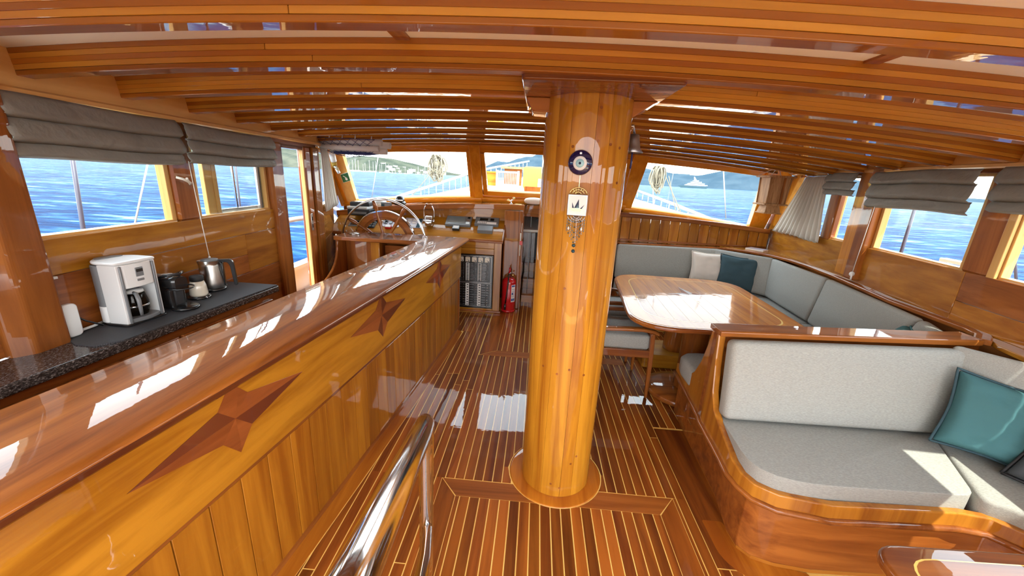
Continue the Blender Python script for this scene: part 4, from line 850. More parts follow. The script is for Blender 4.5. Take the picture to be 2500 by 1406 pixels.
# ================================================================ DINING CHAIRS (facing the table, seen from their side)
def make_chair(lbl, ox, oy):
    r = thing('dining_chair', lbl, 'chair', (ox, oy, .003), 'armchairs along the port side of the dining table')
    def P(g, n, m, **k): return g.xf(Matrix.Translation((ox, oy, .0))).build(n, m, r, **k)
    for y in (0, .47):
        P(G().loft([[(x+dx, y+dy, z) for dx, dy in ((-w, -w), (w, -w), (w, w), (-w, w))] for x, z, w in ((.475, .003, .011), (.468, .30, .016), (.455, .545, .017))], smooth=False), 'leg', 'redZ', bevel=.004)
        P(G().loft([[(x+dx, y+dy, z) for dx, dy in ((-w, -w), (w, -w), (w, w), (-w, w))] for x, z, w in ((-.03, .003, .011), (0, .30, .016), (.0, .545, .017), (-.05, .80, .014))], smooth=False), 'leg', 'redZ', bevel=.004)
        P(G().loft([[(x, y-.026, z-.012), (x, y+.026, z-.012), (x, y+.026, z+.008), (x, y+.018, z+.014), (x, y-.018, z+.014), (x, y-.026, z+.008)] for x, z in ((-.03, .556), (.1, .563), (.25, .570), (.38, .572), (.46, .562), (.50, .545))], smooth=False), 'armrest', 'redX', bevel=.004)
        P(G().box(.0, .46, y-.012, y+.012, .345, .405), 'side_rail', 'redX', bevel=.004)
    P(G().box(.445, .47, 0, .47, .345, .405), 'front_rail', 'redY', bevel=.004); P(G().box(-.01, .015, 0, .47, .345, .405), 'back_rail', 'redY', bevel=.004)
    P(G().prism(roundrect(.0, .455, .012, .458, .03), .395, .515), 'seat_cushion', 'sofa', bevel=.03, bseg=4)
    P(G().prism([(-.02, .40), (.03, .40), (-.03, .79), (-.07, .79)], .03, .44, 'Y'), 'backrest', 'sofa', bevel=.02, bseg=3)
    P(G().tube([(-.055, -.012, .79), (-.07, .12, .805), (-.075, .235, .81), (-.07, .35, .805), (-.055, .482, .79)], .017), 'top_rail', 'redY')
    return r
make_chair('nearest wooden armchair with grey cushion, beside the mast', .475, 2.76)
make_chair('second wooden armchair with grey cushion, behind the nearest one by the table', .455, 3.385)

# corner of a second table in the foreground
ct = thing('low_table', 'glossy red-brown table with pale inlay line, its corner at the lower right of view', 'table', (1.6, .7, .003))
tp_ = roundpoly([(1.06, .30), (1.075, 1.0), (2.0, 1.03), (2.0, .30)], [.02, .09, .09, .02], 6)
G().prism(tp_, .562, .598).build('table_top', 'redX', ct, bevel=.013, bseg=4)
il = roundpoly([(1.12, .33), (1.135, .955), (1.95, .985), (1.95, .33)], [.02, .09, .09, .02], 6); G().prism(il, .597, .5986).build('inlay_line', 'seam', ct); G().prism([(1.54+(x-1.54)*.985, .66+(y-.66)*.985) for x, y in il], .598, .5992).build('centre_panel', 'redX', ct)
G().lathe([(.20, .003), (.20, .03), (.06, .05), (.055, .50), (.12, .562), (.001, .562)], (1.55, .62, 0), 20).build('pedestal', 'redZ', ct)

# ================================================================ BLINDS AND CURTAINS
def blind(label, xf, side, y0, y1, ztop, tiers, seed, off=.03, skew=0):
    r = thing('roman_blind', label, 'blind', (xf((y0+y1)/2)-side*off, (y0+y1)/2, ztop), 'grey roman blinds on the side windows')
    NN = 28; z = ztop
    for ti, h in enumerate(tiers):
        secs = []
        for k in range(NN+1):
            y = y0+(y1-y0)*k/NN; x = xf(y)
            e = 1+.12*mnoise.noise(Vector((y*6, seed, ti)))
            row = []
            for q in range(7):
                t = q/6; bul = (.012+(.006 if ti == 0 else .010)+.036*t**.7 if q < 6 else .022)*e*(1 if ti < len(tiers)-1 else .7) + .008*mnoise.noise(Vector((y*7, t*3, seed+ti)))
                zz = z-h*t*1.06-.004*math.sin(y*7+seed)+skew*(k/NN-.5)
                row.append((x-side*(off+bul), y+(.006 if q in (2, 3, 4) else 0)*(1 if k == 0 else -1 if k == NN else 0)*-1, zz))
            secs.append(row)
        G().loft(secs, cap=False, closed=False).build('fold', 'blind', r, solid=.004)
        z -= h*.97
    return r
blind('grey roman blind over the first port window, above the coffee maker', xP, -1, 1.36, 2.13, 1.828, [.085, .088, .058], 1)
blind('grey roman blind over the second port window, next to the side door', xP, -1, 2.175, 3.0, 1.82, [.085, .075, .055], 2)
blind('small grey roman blind on the starboard side, next to the curtain', xS, 1, 3.50, 3.93, 1.80, [.075, .07, .045], 3, off=.035)
blind('wide grey roman blind over the middle starboard window', xS, 1, 2.42, 3.30, 1.80, [.085, .105, .07], 4, off=.035)
blind('grey roman blind at the right edge over the aft starboard window', xS, 1, 1.45, 2.30, 1.805, [.085, .09, .06], 5, off=.035)
def curtain(label, xf, side, fwd_bot, fwd_top, aft_bot, aft_top, zb, zt, folds, off):
    c = (xf((aft_bot+fwd_bot)/2)-side*off, (aft_bot+fwd_bot)/2, zb); g = G(); NK, NZ = folds*8, 8; rows = []
    for j in range(NZ+1):
        t = j/NZ; z = zb+(zt-zb)*t; row = []
        for k in range(NK+1):
            u = k/NK; y = lerp(lerp(aft_bot, aft_top, t), lerp(fwd_bot, fwd_top, t), u)
            row.append((xf(y)-side*(off+.018*math.sin(u*folds*2*PI+.6*math.sin(u*9))*(1.1-.4*t)+.006*mnoise.noise(Vector((u*11, t*3, 2)))), y, z+(.012*math.sin(u*folds*2*PI) if j == 0 else 0)))
        rows.append(row)
    g.loft(rows, cap=False, closed=False); r = thing('curtain', label, 'curtain', c); g.build('cloth', 'curtain', r, solid=.003)
    G().tube([(xf(aft_top)-side*(off-.01), aft_top-.02, zt+.01), (xf(fwd_top)-side*(off-.01), fwd_top+.02, zt+.01)], .006).build('rod', 'brushed', r); return r
curtain('pale pleated curtain on the raked starboard side light', xS, 1, 4.84, 4.36, 3.84, 3.95, 1.165, 1.775, 10, .045)
curtain('grey pleated curtain between the side door and the windscreen on the port side', xP, -1, 4.72, 4.16, 3.81, 3.81, 1.20, 1.80, 8, .05)
# pull cords
def cord(label, pts, end=None, mat='rope', r=.0022):
    t = thing('blind_cord', label, 'cord', pts[0]); G().tube(pts, r, 6).build('cord', mat, t)
    if end: G().lathe([(.001, 0), (.006, .003), (.006, .02), (.001, .024)], end, 8).build('toggle', 'wplastic', t)
    return t
cord('pale pull cord hanging beside the post between the two port windows', [(-1.99, 2.17, 1.62), (-1.985, 2.18, 1.3), (-1.98, 2.19, 1.06)], (-1.98, 2.19, 1.045))
cl = thing('cord_cleat', 'small white cleat with wound cord on the post between the port windows', 'cleat', (-2.03, 2.15, 1.52)); G().tube([(-2.035, 2.12, 1.53), (-2.01, 2.14, 1.52), (-2.0, 2.17, 1.50), (-2.02, 2.19, 1.49), (-2.0, 2.15, 1.525)], .007).build('wound_cord', 'rope', cl)
bc = thing('beaded_blind_chain', 'white beaded chain hanging on the port wall at the left edge', 'chain', (-1.93, 1.12, 1.2))
for i in range(34): z = 1.40-.0092*i; G().lathe([(.0005, -.004), (.0035, 0), (.0005, .004)], (-1.915, 1.165+.0018*i*.3, z), 6).build('bead', 'wplastic', bc) if i < 34 else None
yc_ = 3.19
cord('white pull cord running down beside the broad starboard post', [(xS(yc_)-.06, yc_, 1.56), (xS(yc_)-.07, yc_, 1.3), (xS(yc_)-.075, yc_+.005, 1.03)])
cw = thing('cord_winder', 'small white cord winder at the foot of the broad starboard post', 'cord winder', (xS(yc_)-.075, yc_, .97)); G().lathe([(.001, -.006), (.018, -.006), (.02, 0), (.018, .006), (.001, .006)], (xS(yc_)-.08, yc_, 1.01), 14, 'Y').build('wheel', 'wplastic', cw); G().tube([(xS(yc_)-.08, yc_, 1.02), (xS(yc_)-.085, yc_-.01, .965)], .006).build('hook', 'wplastic', cw)

# ================================================================ HELM CONSOLE
hc = thing('helm_console', 'wooden helm console with sloping dashboard and cabinet under the windscreen', 'console', (-1.3, 4.6, .003))
G().box(-2.37, -.40, 4.50, 4.80, .003, .88).build('carcass', 'redX', hc)
def pnl(name, x0, x1, z0, z1, mat, y0=4.47, y1=4.502, **k): return G().box(x0, x1, y0, y1, z0, z1).build(name, mat, hc, bevel=.004, bseg=2)
pnl('stile', -.472, -.385, .03, .875, 'goldZ'); pnl('stile', -1.34, -1.26, .03, .875, 'midZ'); pnl('stile', -2.38, -2.20, .03, .875, 'midZ')
pnl('rail', -1.26, -.472, .80, .875, 'goldX'); pnl('rail', -1.26, -.472, .725, .798, 'goldX', 4.476); pnl('rail', -1.26, -.472, .03, .052, 'goldX'); pnl('rail', -2.20, -1.34, .03, .875, 'midX', 4.478)
pnl('base_moulding', -2.27, -.37, .003, .03, 'redX', 4.462)
pnl('instrument_window', -2.18, -2.02, .70, .84, 'black', 4.470)
DZ = lambda y: .902+(y-4.45)*.585
dl = G().prism([(4.452, .876), (4.80, .876), (4.80, DZ(4.80)), (4.462, DZ(4.46)), (4.448, DZ(4.45)-.006)], -2.46, -.385, 'X').build('dashboard', 'goldX', hc, bevel=.003)
G().prism([(4.44, .872), (4.455, .872), (4.455, DZ(4.455)+.006), (4.446, DZ(4.45)+.008), (4.438, DZ(4.44))], -2.42, -.37, 'X').build('front_lip', 'redX', hc, bevel=.004)
G().prism([(4.44, DZ(4.44)), (4.80, DZ(4.80)), (4.80, DZ(4.80)+.014), (4.44, DZ(4.44)+.014)], -.385, -.37, 'X').build('side_lip', 'redY', hc, bevel=.003)
zl = lambda x: 1.309-.033*(x+.1)**2
def stripx(x0, x1, y0, y1, f0, f1, n=10):
    secs = []
    for k in range(n+1):
        x = lerp(x0, x1, k/n); secs.append([(x, y0, f0(x)), (x, y1, f0(x)), (x, y1, f1(x)), (x, y0, f1(x))])
    return G().loft(secs, smooth=False)
stripx(-2.52, -.175, 4.795, 4.84, lambda x: .9, lambda x: zl(x)-.05).build('upper_face', 'midX', hc)
G().box(-1.05, -.80, 4.791, 4.796, 1.16, 1.205).build('access_panel', 'midX', hc, bevel=.002)
stripx(-2.50, -.155, 4.735, 4.775, lambda x: zl(x)-.062, lambda x: zl(x)).build('ledge_nosing', 'redX', hc, bevel=.006)
nb = 33
for k in range(nb):      # grating-like ledge boards running fore and aft
    x0 = lerp(-2.5, -.16, k/nb); x1 = x0+2.34/nb-.006; yb = 5.09
    G().hexa([(x0, 4.776, zl(x0)-.02), (x1, 4.776, zl(x1)-.02), (x1, yb, zl(x1)-.02), (x0, yb, zl(x0)-.02), (x0, 4.776, zl(x0)-.001), (x1, 4.776, zl(x1)-.001), (x1, yb, zl(x1)-.001), (x0, yb, zl(x0)-.001)]).build('ledge_board', 'midY', hc)
stripx(-2.5, -.16, 4.776, 5.09, lambda x: zl(x)-.04, lambda x: zl(x)-.012).build('ledge_base', 'lamD', hc)
G().box(-.384, -.165, 4.70, 4.74, .003, 1.235).build('side_board', 'redZ', hc, bevel=.004); G().box(-.205, -.162, 4.685, 4.76, .003, 1.24).build('corner_post', 'redZ', hc, bevel=.008)

# breaker panel
bp = thing('breaker_panel', 'black electrical switch panel with rows of breakers and five square meters', 'switch panel', (-.85, 4.466, .06))
G().box(-1.22, -.478, 4.460, 4.470, .058, .722).build('backplate', 'black', bp, bevel=.003)
g = G()
for x0, x1, z0, z1 in ((-1.20, -.497, .385, .705), (-1.20, -.497, .082, .375)):
    e = .003
    g.box(x0, x1, 4.458, 4.4605, z1-e, z1).box(x0, x1, 4.458, 4.4605, z0, z0+e).box(x0, x0+e, 4.458, 4.4605, z0, z1).box(x1-e, x1, 4.458, 4.4605, z0, z1)
g.build('frame_line', 'pewter', bp)
for k in range(9):
    x = -.55-.0775*k
    if x < -1.2: break
    m1 = G().box(x-.028, x+.028, 4.452, 4.462, .635, .690).build('meter', 'cream', bp, bevel=.002); G().slab([(x-.004, 4.4515, .665), (x+.020, 4.4515, .642), (x+.022, 4.4515, .646), (x-.002, 4.4515, .667)], (0, -.001, 0)).build('needle', 'ink', m1)
    G().box(x+.008, x+.02, 4.4508, 4.452, .640, .650).build('scale', 'ink', m1); G().box(x-.018, x+.018, 4.4582, 4.4602, .6945, .6975).build('caption', 'pewter', bp)
for k in range(5):
    x = -.638-.145*k
    if x < -1.19: break
    for z0, z1, n in ((.402, .622, 12), (.088, .368, 9)):
        st = G().box(x-.021, x+.021, 4.452, 4.462, z0, z1).build('switch_strip', 'paper', bp, bevel=.002)
        for q in range(n):
            z = z0+(z1-z0)*(q+.5)/n
            G().box(x-.004 if n == 9 else x-.012, x+.014, 4.447, 4.453, z-.006, z+.0045).build('breaker', 'mblack', bp if False else st)
            g = G().box(x+.03, x+.03+rnd.uniform(.035, .055), 4.4585, 4.4602, z-.0011, z+.0011)
            g.build('label_line', 'pewter', st)
            G().lathe([(.0005, 4.4565), (.004 if n == 12 else .0055, 4.4575), (.004 if n == 12 else .0055, 4.4600)], (x+.098, 0, z), 8, 'Y').build('indicator', 'paper' if (n == 9 and k == 0) or (q == 2 and k == 2) else 'pewter', st)
            if n == 9: G().lathe([(.0005, 4.4565), (.0045, 4.4575), (.0045, 4.4600)], (x+.118, 0, z), 8, 'Y').build('indicator', 'pewter', st)

# instruments lying on the dashboard
th_d = math.atan(.585)
def ondash(x, y, rz=0): return Matrix.Translation((x, y, DZ(y))) @ Matrix.Rotation(th_d, 4, 'X') @ Matrix.Rotation(rz, 4, 'Z')
def inst(name, label, cat, x, y, w_, h_, t_, parts, mat='gplastic', lift=0):
    r = thing(name, label, cat, (x, y, DZ(y))); T = ondash(x, y) @ Matrix.Translation((0, 0, lift))
    G().box(-w_/2, w_/2, -h_/2, h_/2, .0005, t_).xf(T).build('case', mat, r, bevel=.004)
    for nm, a, b, c, d, t2, mt in parts: G().box(a, b, c, d, t_-.002, t_+t2).xf(T).build(nm, mt, r, bevel=.001)
    return r
inst('chart_plotter', 'wide grey chart plotter with blank screen on the dashboard', 'chart plotter', -.945, 4.715, .31, .175, .035, [('screen', -.125, .075, -.06, .065, .002, 'screen'), ('knob', .105, .135, .04, .07, .008, 'black'), ('key_column', .095, .14, -.06, .02, .002, 'brushed')])
inst('radio_unit', 'grey control unit with keypad and round dial at the right of the dashboard', 'radio', -.60, 4.735, .29, .15, .035, [('screen', -.09, .01, 0, .05, .002, 'black'), ('dial', .04, .085, .0, .045, .006, 'black'), ('label_plate', .0, .12, -.065, -.025, .002, 'paper')]+[('key', -.11+.022*k, -.094+.022*k, -.055+.022*j, -.04+.022*j, .003, 'paper') for k in range(5) for j in range(2)])
inst('grey_display_box', 'low dark grey box in front of the radio control unit', 'instrument', -.60, 4.595, .18, .10, .05, [('face', -.085, .085, -.045, .045, .001, 'gplastic')], 'gplastic')
inst('small_display', 'small black box with white square screen in front of the chart plotter', 'instrument', -.955, 4.60, .085, .065, .035, [('screen', -.03, .03, -.02, .025, .0015, 'paper')], 'black')
inst('switch_plate', 'blue-grey control plate with oval buttons beside the throttle', 'instrument', -1.50, 4.66, .22, .19, .008, [('button', -.075, -.03, z-.016, z+.016, .003, 'paper') for z in (-.055, 0, .055)]+[('button', -.01, .035, z-.016, z+.016, .003, 'paper') for z in (-.055, 0, .055)]+[('blue_strip', .055, .1, -.09, .09, .002, 'slate')], 'lgrey')
inst('switch_plate', 'pale control plate with toggle switches seen through the steering wheel', 'instrument', -1.76, 4.64, .22, .16, .008, [('toggle', -.08, -.05, -.03, .03, .01, 'black'), ('toggle', -.02, .01, -.03, .03, .01, 'black'), ('plug', .04, .09, .0, .04, .012, 'blueink')], 'lgrey')
inst('red_tape_roll', 'small red and white object lying on the dashboard behind the wheel rim', 'object', -1.77, 4.555, .07, .05, .03, [('top', -.03, .03, -.02, .02, .006, 'paper')], 'redpaint')
inst('gauge_plate', 'dark flat gauge plate at the left end of the dashboard', 'instrument', -2.20, 4.60, .14, .12, .008, [('glass', -.05, .05, -.04, .04, .001, 'black')], 'gplastic')
inst('keypad', 'slanting black keypad between the gauge plate and the steering wheel', 'keypad', -2.0, 4.62, .12, .20, .012, [('key', -.045+.035*i, -.02+.035*i, -.08+.04*j, -.055+.04*j, .003, 'gplastic') for i in range(3) for j in range(4)], 'black')
tr_ = thing('throttle', 'chrome double-lever engine throttle with dark knobs on the dashboard', 'throttle', (-1.29, 4.62, DZ(4.62))); T = Matrix.Translation((-1.29, 4.62, DZ(4.62)))
G().prism(roundpoly([(-.045, 0), (.055, .03), (.05, .12), (-.02, .135), (-.05, .09)], .03), -.042, .042, 'X').xf(T).build('housing', 'steel', tr_, bevel=.008, bseg=3)
for s in (-1, 1):
    G().tube([(s*.055, 0, .07), (s*.062, .0, .12), (s*.062, -.005, .19), (s*.045, -.01, .235), (s*.032, -.012, .25)], .006, 8).xf(T).build('lever', 'steel', tr_); G().lathe([(.001, -.018), (.014, -.012), (.017, 0), (.014, .012), (.001, .018)], (s*.026, -.014, .258), 14, 'Y').xf(T).build('knob', 'redX', tr_)
    G().cyl((s*.045, 0, .065), .016, s*.022, 'X', 14).xf(T).build('hub_cap', 'steel', tr_)

# steering wheel
wy = 4.30; sw = thing('steering_wheel', 'big wooden ship steering wheel with eight spokes and outer chrome ring', 'steering wheel', (-1.71, wy, .82))
def ringtube(c, R_, r, axis_y, n=72, seg=12): return [(c[0]+R_*math.cos(2*PI*i/n), axis_y, c[2]+R_*math.sin(2*PI*i/n)) for i in range(n+1)]
cc = (-1.712, wy, .835)
g = G(); secs = []
for i in range(73):
    t = 2*PI*i/72; secs.append([(cc[0]+(.485+.0125*math.cos(a))*math.cos(t), wy-.05+.0125*math.sin(a), cc[2]+(.485+.0125*math.cos(a))*math.sin(t)) for a in [2*PI*k/10 for k in range(10)]])
g.loft(secs, cap=False); g.build('chrome_ring', 'steel', sw)
def annulus(R0, R1, y0, y1, name, mat, **k):
    secs = []
    for i in range(65):
        t = 2*PI*i/64; c, s_ = math.cos(t), math.sin(t); secs.append([(cc[0]+R0*c, y0, cc[2]+R0*s_), (cc[0]+R1*c, y0, cc[2]+R1*s_), (cc[0]+R1*c, y1, cc[2]+R1*s_), (cc[0]+R0*c, y1, cc[2]+R0*s_)])
    return G().loft(secs, cap=False, smooth=False).build(name, mat, sw, **k)
annulus(.285, .352, wy-.025, wy+.02, 'rim', 'redX', bevel=.006); annulus(.345, .362, wy-.030, wy+.015, 'rim_band', 'steel', bevel=.003); annulus(.262, .287, wy-.018, wy+.012, 'inner_band', 'redX', bevel=.003)
for k in range(8):
    t = math.radians(13+45*k); c, s_ = math.cos(t), math.sin(t)
    prof = [(.05, .016), (.10, .020), (.16, .014), (.22, .020), (.27, .022), (.35, .022), (.37, .018), (.40, .024), (.44, .022), (.475, .014)]
    G().tube([(cc[0]+r*c, wy-.01-.03*max(0, (r-.35)/.13), cc[2]+r*s_) for r, _ in prof], [w_ for _, w_ in prof], 10).build('spoke', 'redZ', sw)
    if k % 2: G().lathe([(.0005, wy-.0262), (.006, wy-.0262), (.006, wy-.024)], (cc[0]+.318*c, 0, cc[2]+.318*s_), 8, 'Y').build('bolt_plug', 'inlayD', sw)
G().lathe([(.001, wy-.05), (.045, wy-.05), (.065, wy-.02), (.065, wy+.02), (.001, wy+.02)], (cc[0], 0, cc[2]), 24, 'Y').build('hub', 'brass', sw)
G().tube([(cc[0], wy+.02, cc[2]), (cc[0], wy+.165, cc[2])], .025, 12).build('shaft', 'steel', sw)

# things stacked at the port end of the dash
def boxt(name, label, cat, x0, x1, y0, y1, z0, z1, mat, parts=(), rz=0):
    r = thing(name, label, cat, ((x0+x1)/2, (y0+y1)/2, z0)); c = Matrix.Translation(((x0+x1)/2, (y0+y1)/2, z0)) @ Matrix.Rotation(rz, 4, 'Z'); hx_, hy_ = (x1-x0)/2, (y1-y0)/2
    G().box(-hx_, hx_, -hy_, hy_, 0, z1-z0).xf(c).build('case', mat, r, bevel=.006, bseg=2)
    for nm, a, b, d, e, f, h, mt in parts: G().box(a, b, d, e, f, h).xf(c).build(nm, mt, r, bevel=.001)
    return r
boxt('black_instrument_box', 'large black box at the bottom of the stack beside the port curtain', 'box', -2.27, -2.0, 4.56, 4.78, 1.092, 1.165, 'mblack', [('slot', -.10, .10, -.113, -.108, .02, .045, 'gplastic')])
boxt('white_router_box', 'flat white box in the middle of the stack beside the port curtain', 'box', -2.28, -2.03, 4.57, 4.78, 1.166, 1.198, 'wplastic', [('groove', -.11, .11, -.107, -.104, .010, .014, 'gplastic')])
boxt('black_bag', 'black case on top of the stack beside the port curtain', 'case', -2.26, -2.03, 4.60, 4.80, 1.199, 1.245, 'mblack', [('flap', -.105, .10, -.085, .08, .045, .052, 'black')], .1)
dsp = boxt('helm_monitor', 'dark upright display with rows of readings behind the steering wheel', 'display', -1.93, -1.80, 4.74, 4.775, 1.10, 1.252, 'gplastic', [('screen', -.055, -.02, -.019, -.017, .02, .13, 'slate')]+[('reading', -.012, .05, -.019, -.017, .02+.012*k, .026+.012*k, 'pewter') for k in range(10)])
cmpz = zl(-1.72)
cp2 = thing('magnetic_compass', 'black domed compass with orange housing on the ledge behind the wheel', 'compass', (-1.72, 4.82, cmpz)); G().lathe([(.001, 0), (.075, 0), (.075, .03), (.06, .045), (.001, .045)], (-1.72, 4.84, cmpz), 24).build('base', 'black', cp2)
G().lathe([(.055, .04), (.058, .06), (.045, .10), (.02, .115), (.001, .118)], (-1.72, 4.84, cmpz), 24).build('dome', 'black', cp2); G().lathe([(.045, .05), (.05, .058), (.045, .066)], (-1.72, 4.80, cmpz), 20).build('white_ring', 'wplastic', cp2)
G().box(-1.84, -1.79, 4.80, 4.86, cmpz, cmpz+.06).build('orange_housing', 'goldX', cp2, bevel=.008)
hd = thing('white_searchlight', 'white rounded lamp housing on the ledge behind the wheel', 'lamp', (-2.02, 4.9, zl(-2.0))); G().lathe([(.06, 0), (.08, .02), (.085, .06), (.06, .10), (.001, .115)], (-2.0, 4.88, zl(-2.0)), 20).build('dome', 'wplastic', hd); G().box(-2.04, -1.95, 4.79, 4.86, zl(-2)-.0, zl(-2)+.035).build('foot', 'cream', hd, bevel=.008)
ra = thing('radio_handset', 'black radio handset with coiled cable lying beside the stack', 'radio', (-2.0, 4.7, 1.07)); T = ondash(-1.95, 4.70)
G().prism(roundrect(-.03, .03, -.055, .055, .012), .004, .03).xf(T).build('handset', 'black', ra, bevel=.006)
G().tube([(.03+.10*t+.012*math.cos(t*70), -.02-.03*t+.012*math.sin(t*70), .02+.03*math.sin(t*3.1)) for t in [i/110 for i in range(111)]], .003, 5).xf(T).build('coiled_cable', 'black', ra)
G().tube([(-.05, .05, .03), (.02, .08, .06), (.08, .02, .05), (.02, -.04, .02)], .004, 6).xf(T).build('cable', 'black', ra)
tpc = thing('brass_sextant_fitting', 'small shiny metal fitting with two round wheels on the ledge near the mast', 'fitting', (-.32, 4.80, zl(-.32))); z_ = zl(-.32)
G().lathe([(.001, 0), (.02, 0), (.016, .008), (.008, .015), (.001, .06)], (-.32, 4.80, z_), 14).build('base', 'steel', tpc)
for dx, dz in ((-.035, .045), (.03, .07)): G().tube([(-.32, 4.80, z_+.03), (-.32+dx, 4.80, z_+dz)], .006).build('arm', 'steel', tpc); G().lathe([(.001, -.006), (.014, -.006), (.016, 0), (.014, .006), (.001, .006)], (-.32+dx, 4.80, z_+dz), 14, 'Y').build('wheel', 'brass', tpc)
pl = thing('ledge_plate', 'small flat metal plate on the ledge next to the shiny fitting', 'plate', (-.24, 4.80, zl(-.24))); G().box(-.27, -.19, 4.78, 4.84, zl(-.24), zl(-.24)+.006).build('plate', 'brass', pl, bevel=.002)
cl_ = thing('folded_cloth', 'pale rolled cloth lying on the ledge beside the mast', 'cloth', (-.06, 4.95, 1.30)); G().lathe([(.001, -.12), (.03, -.115), (.045, -.05), (.048, .05), (.03, .115), (.001, .12)], (-.05, 5.0, 1.348), 16, 'X').build('roll', 'creamcloth', cl_, subsurf=1)

# fire extinguisher
fx, fy = -.285, 4.60
fe = thing('fire_extinguisher', 'red fire extinguisher standing on the floor beside the console', 'fire extinguisher', (fx, fy, .003))
G().lathe([(.055, .004), (.078, .02), (.086, .04), (.087, .38), (.075, .415), (.045, .435), (.022, .442), (.001, .443)], (fx, fy, 0), 28).build('cylinder', 'redpaint', fe)
G().lathe([(.07, .003), (.088, .003), (.088, .03), (.07, .03)], (fx, fy, 0), 20).build('foot_ring', 'redpaint', fe)
G().lathe([(.016, .44), (.016, .48), (.022, .485), (.022, .50), (.001, .50)], (fx, fy, 0), 14).build('valve', 'steel', fe)
G().prism([(0, .49), (.05, .535), (.055, .55), (.045, .555), (-.01, .50)], fx-.01, fx+.01, 'X').xf(Matrix.Translation((0, fy-.02, 0)) @ Matrix.Rotation(0, 4, 'Z')).build('lever', 'redpaint', fe); G().tube([(fx, fy-.01, .49), (fx+.005, fy-.02, .56)], .006).build('grip', 'redpaint', fe)
G().tube([(fx+.005, fy-.015, .485), (fx-.005, fy-.075, .47), (fx-.005, fy-.094, .40), (fx-.02, fy-.096, .22), (fx-.03, fy-.096, .13)], .0085, 8).build('hose', 'black', fe); G().lathe([(.014, .045), (.012, .12)], (fx-.033, fy-.094, 0), 12).build('nozzle', 'black', fe)
G().cyl((fx+.03, fy-.02, .47), .012, .02, 'X', 12).build('gauge', 'brass', fe)
def cylpatch(c, R_, a0, a1, z0, z1, name, mat, parent):
    n = 6; o1 = [(c[0]+R_*math.cos(lerp(a0, a1, i/n)), c[1]+R_*math.sin(lerp(a0, a1, i/n))) for i in range(n+1)]; o2 = [(c[0]+(R_-.002)*math.cos(lerp(a0, a1, i/n)), c[1]+(R_-.002)*math.sin(lerp(a0, a1, i/n))) for i in range(n, -1, -1)]
    return G().prism(o1+o2, z0, z1).build(name, mat, parent)
lb = cylpatch((fx, fy), .0885, -1.15, -.45, .14, .36, 'label', 'paper', fe); cylpatch((fx, fy), .0892, -1.10, -.55, .335, .352, 'print', 'blueink', lb); cylpatch((fx, fy), .0892, -1.08, -.85, .235, .262, 'print', 'blueink', lb); cylpatch((fx, fy), .0892, -1.10, -.85, .155, .185, 'print', 'blueink', lb); cylpatch((fx, fy), .0892, -.80, -.55, .155, .185, 'print', 'blueink', lb)
for q in range(5): cylpatch((fx, fy), .0891, -1.05, -.6, .21+.022*q, .214+.022*q, 'print_line', 'gplastic', lb)
rt = thing('red_tag', 'pink and red tag on a pale cord hanging from the corner of the console', 'tag', (-.165, 4.66, .85)); G().tube([(-.178, 4.672, .98), (-.178, 4.67, .70)], .007, 8).build('cord', 'rope', rt); G().box(-.185, -.150, 4.655, 4.675, .835, .885).build('tag', 'redpaint', rt, bevel=.003); G().tube([(-.17, 4.67, .99), (-.165, 4.67, 1.10)], .003, 6).build('string', 'rope', rt)

# chart rolls in a net under the beams, flares and sign on the port corner post
for i, (x0, x1, y, z, r, lb_) in enumerate([(-2.20, -1.56, 3.93, 1.885, .030, 'upper white chart roll in the ceiling net'), (-2.19, -1.50, 3.99, 1.865, .032, 'forward white chart roll in the ceiling net'), (-2.16, -1.58, 3.90, 1.825, .028, 'lower white chart roll in the ceiling net'), (-2.10, -1.53, 3.97, 1.805, .028, 'lowest white chart roll in the ceiling net')]):
    r_ = thing('chart_roll', lb_, 'chart roll', (x0, y, z), 'rolled charts in the ceiling net'); 
    G().lathe([(r, x0), (r, x1), (r-.004, x1), (r-.004, x1-.06), (.004, x1-.05), (.004, x1-.10), (r-.006, x1-.1)], (0, y, z), 18, 'X').build('paper_roll', 'paper', r_)
nv = thing('navy_cloth_bundle', 'navy blue rolled cloth at the bottom of the ceiling net', 'cloth', (-1.8, 3.93, 1.78)); G().lathe([(.001, -2.06), (.012, -2.05), (.015, -1.9), (.014, -1.7), (.001, -1.60)], (0, 3.93, 1.775), 12, 'X').build('roll', 'navy', nv)
nt_ = thing('ceiling_net', 'navy string net slung under the beams holding rolled charts', 'net', (-1.9, 3.92, 1.75)); g = G()
def netp(u, v): # u along x, v around the belly
    x = lerp(-2.24+.10*math.sin(PI*v), -1.60-.03*math.sin(PI*v), u); return (x, lerp(3.85, 4.06, v), 1.905-.165*math.sin(PI*v)*(math.sin(PI*min(1, max(0, .12+.8*u)))**.4))
for k in range(-8, 17):
    a = []; b = []
    for j in range(13):
        v = j/12; u = k/8+v; u2 = k/8+1-v-.0
        if 0 <= u <= 1: a.append(netp(u, v))
        if 0 <= u2 <= 1: b.append(netp(u2, v))
    for q in (a, b):
        if len(q) > 1: g.tube(q, .0018, 5)
g.tube([netp(u/12, 0) for u in range(13)], .003, 5); g.tube([netp(u/12, 1) for u in range(13)], .003, 5)
g.build('mesh', 'navy', nt_)
for u in (.02, .3, .5, .7, .95): p = netp(u, 0); G().tube([(p[0], p[1]-.0, p[2]), (p[0], p[1]+.01, p[2]+.03)], .005, 6).build('hook', 'wplastic', nt_)
fl = thing('white_flare_canister', 'white cylindrical canister with yellow band hanging at the top of the port corner post', 'canister', (-2.33, 4.55, 1.72))
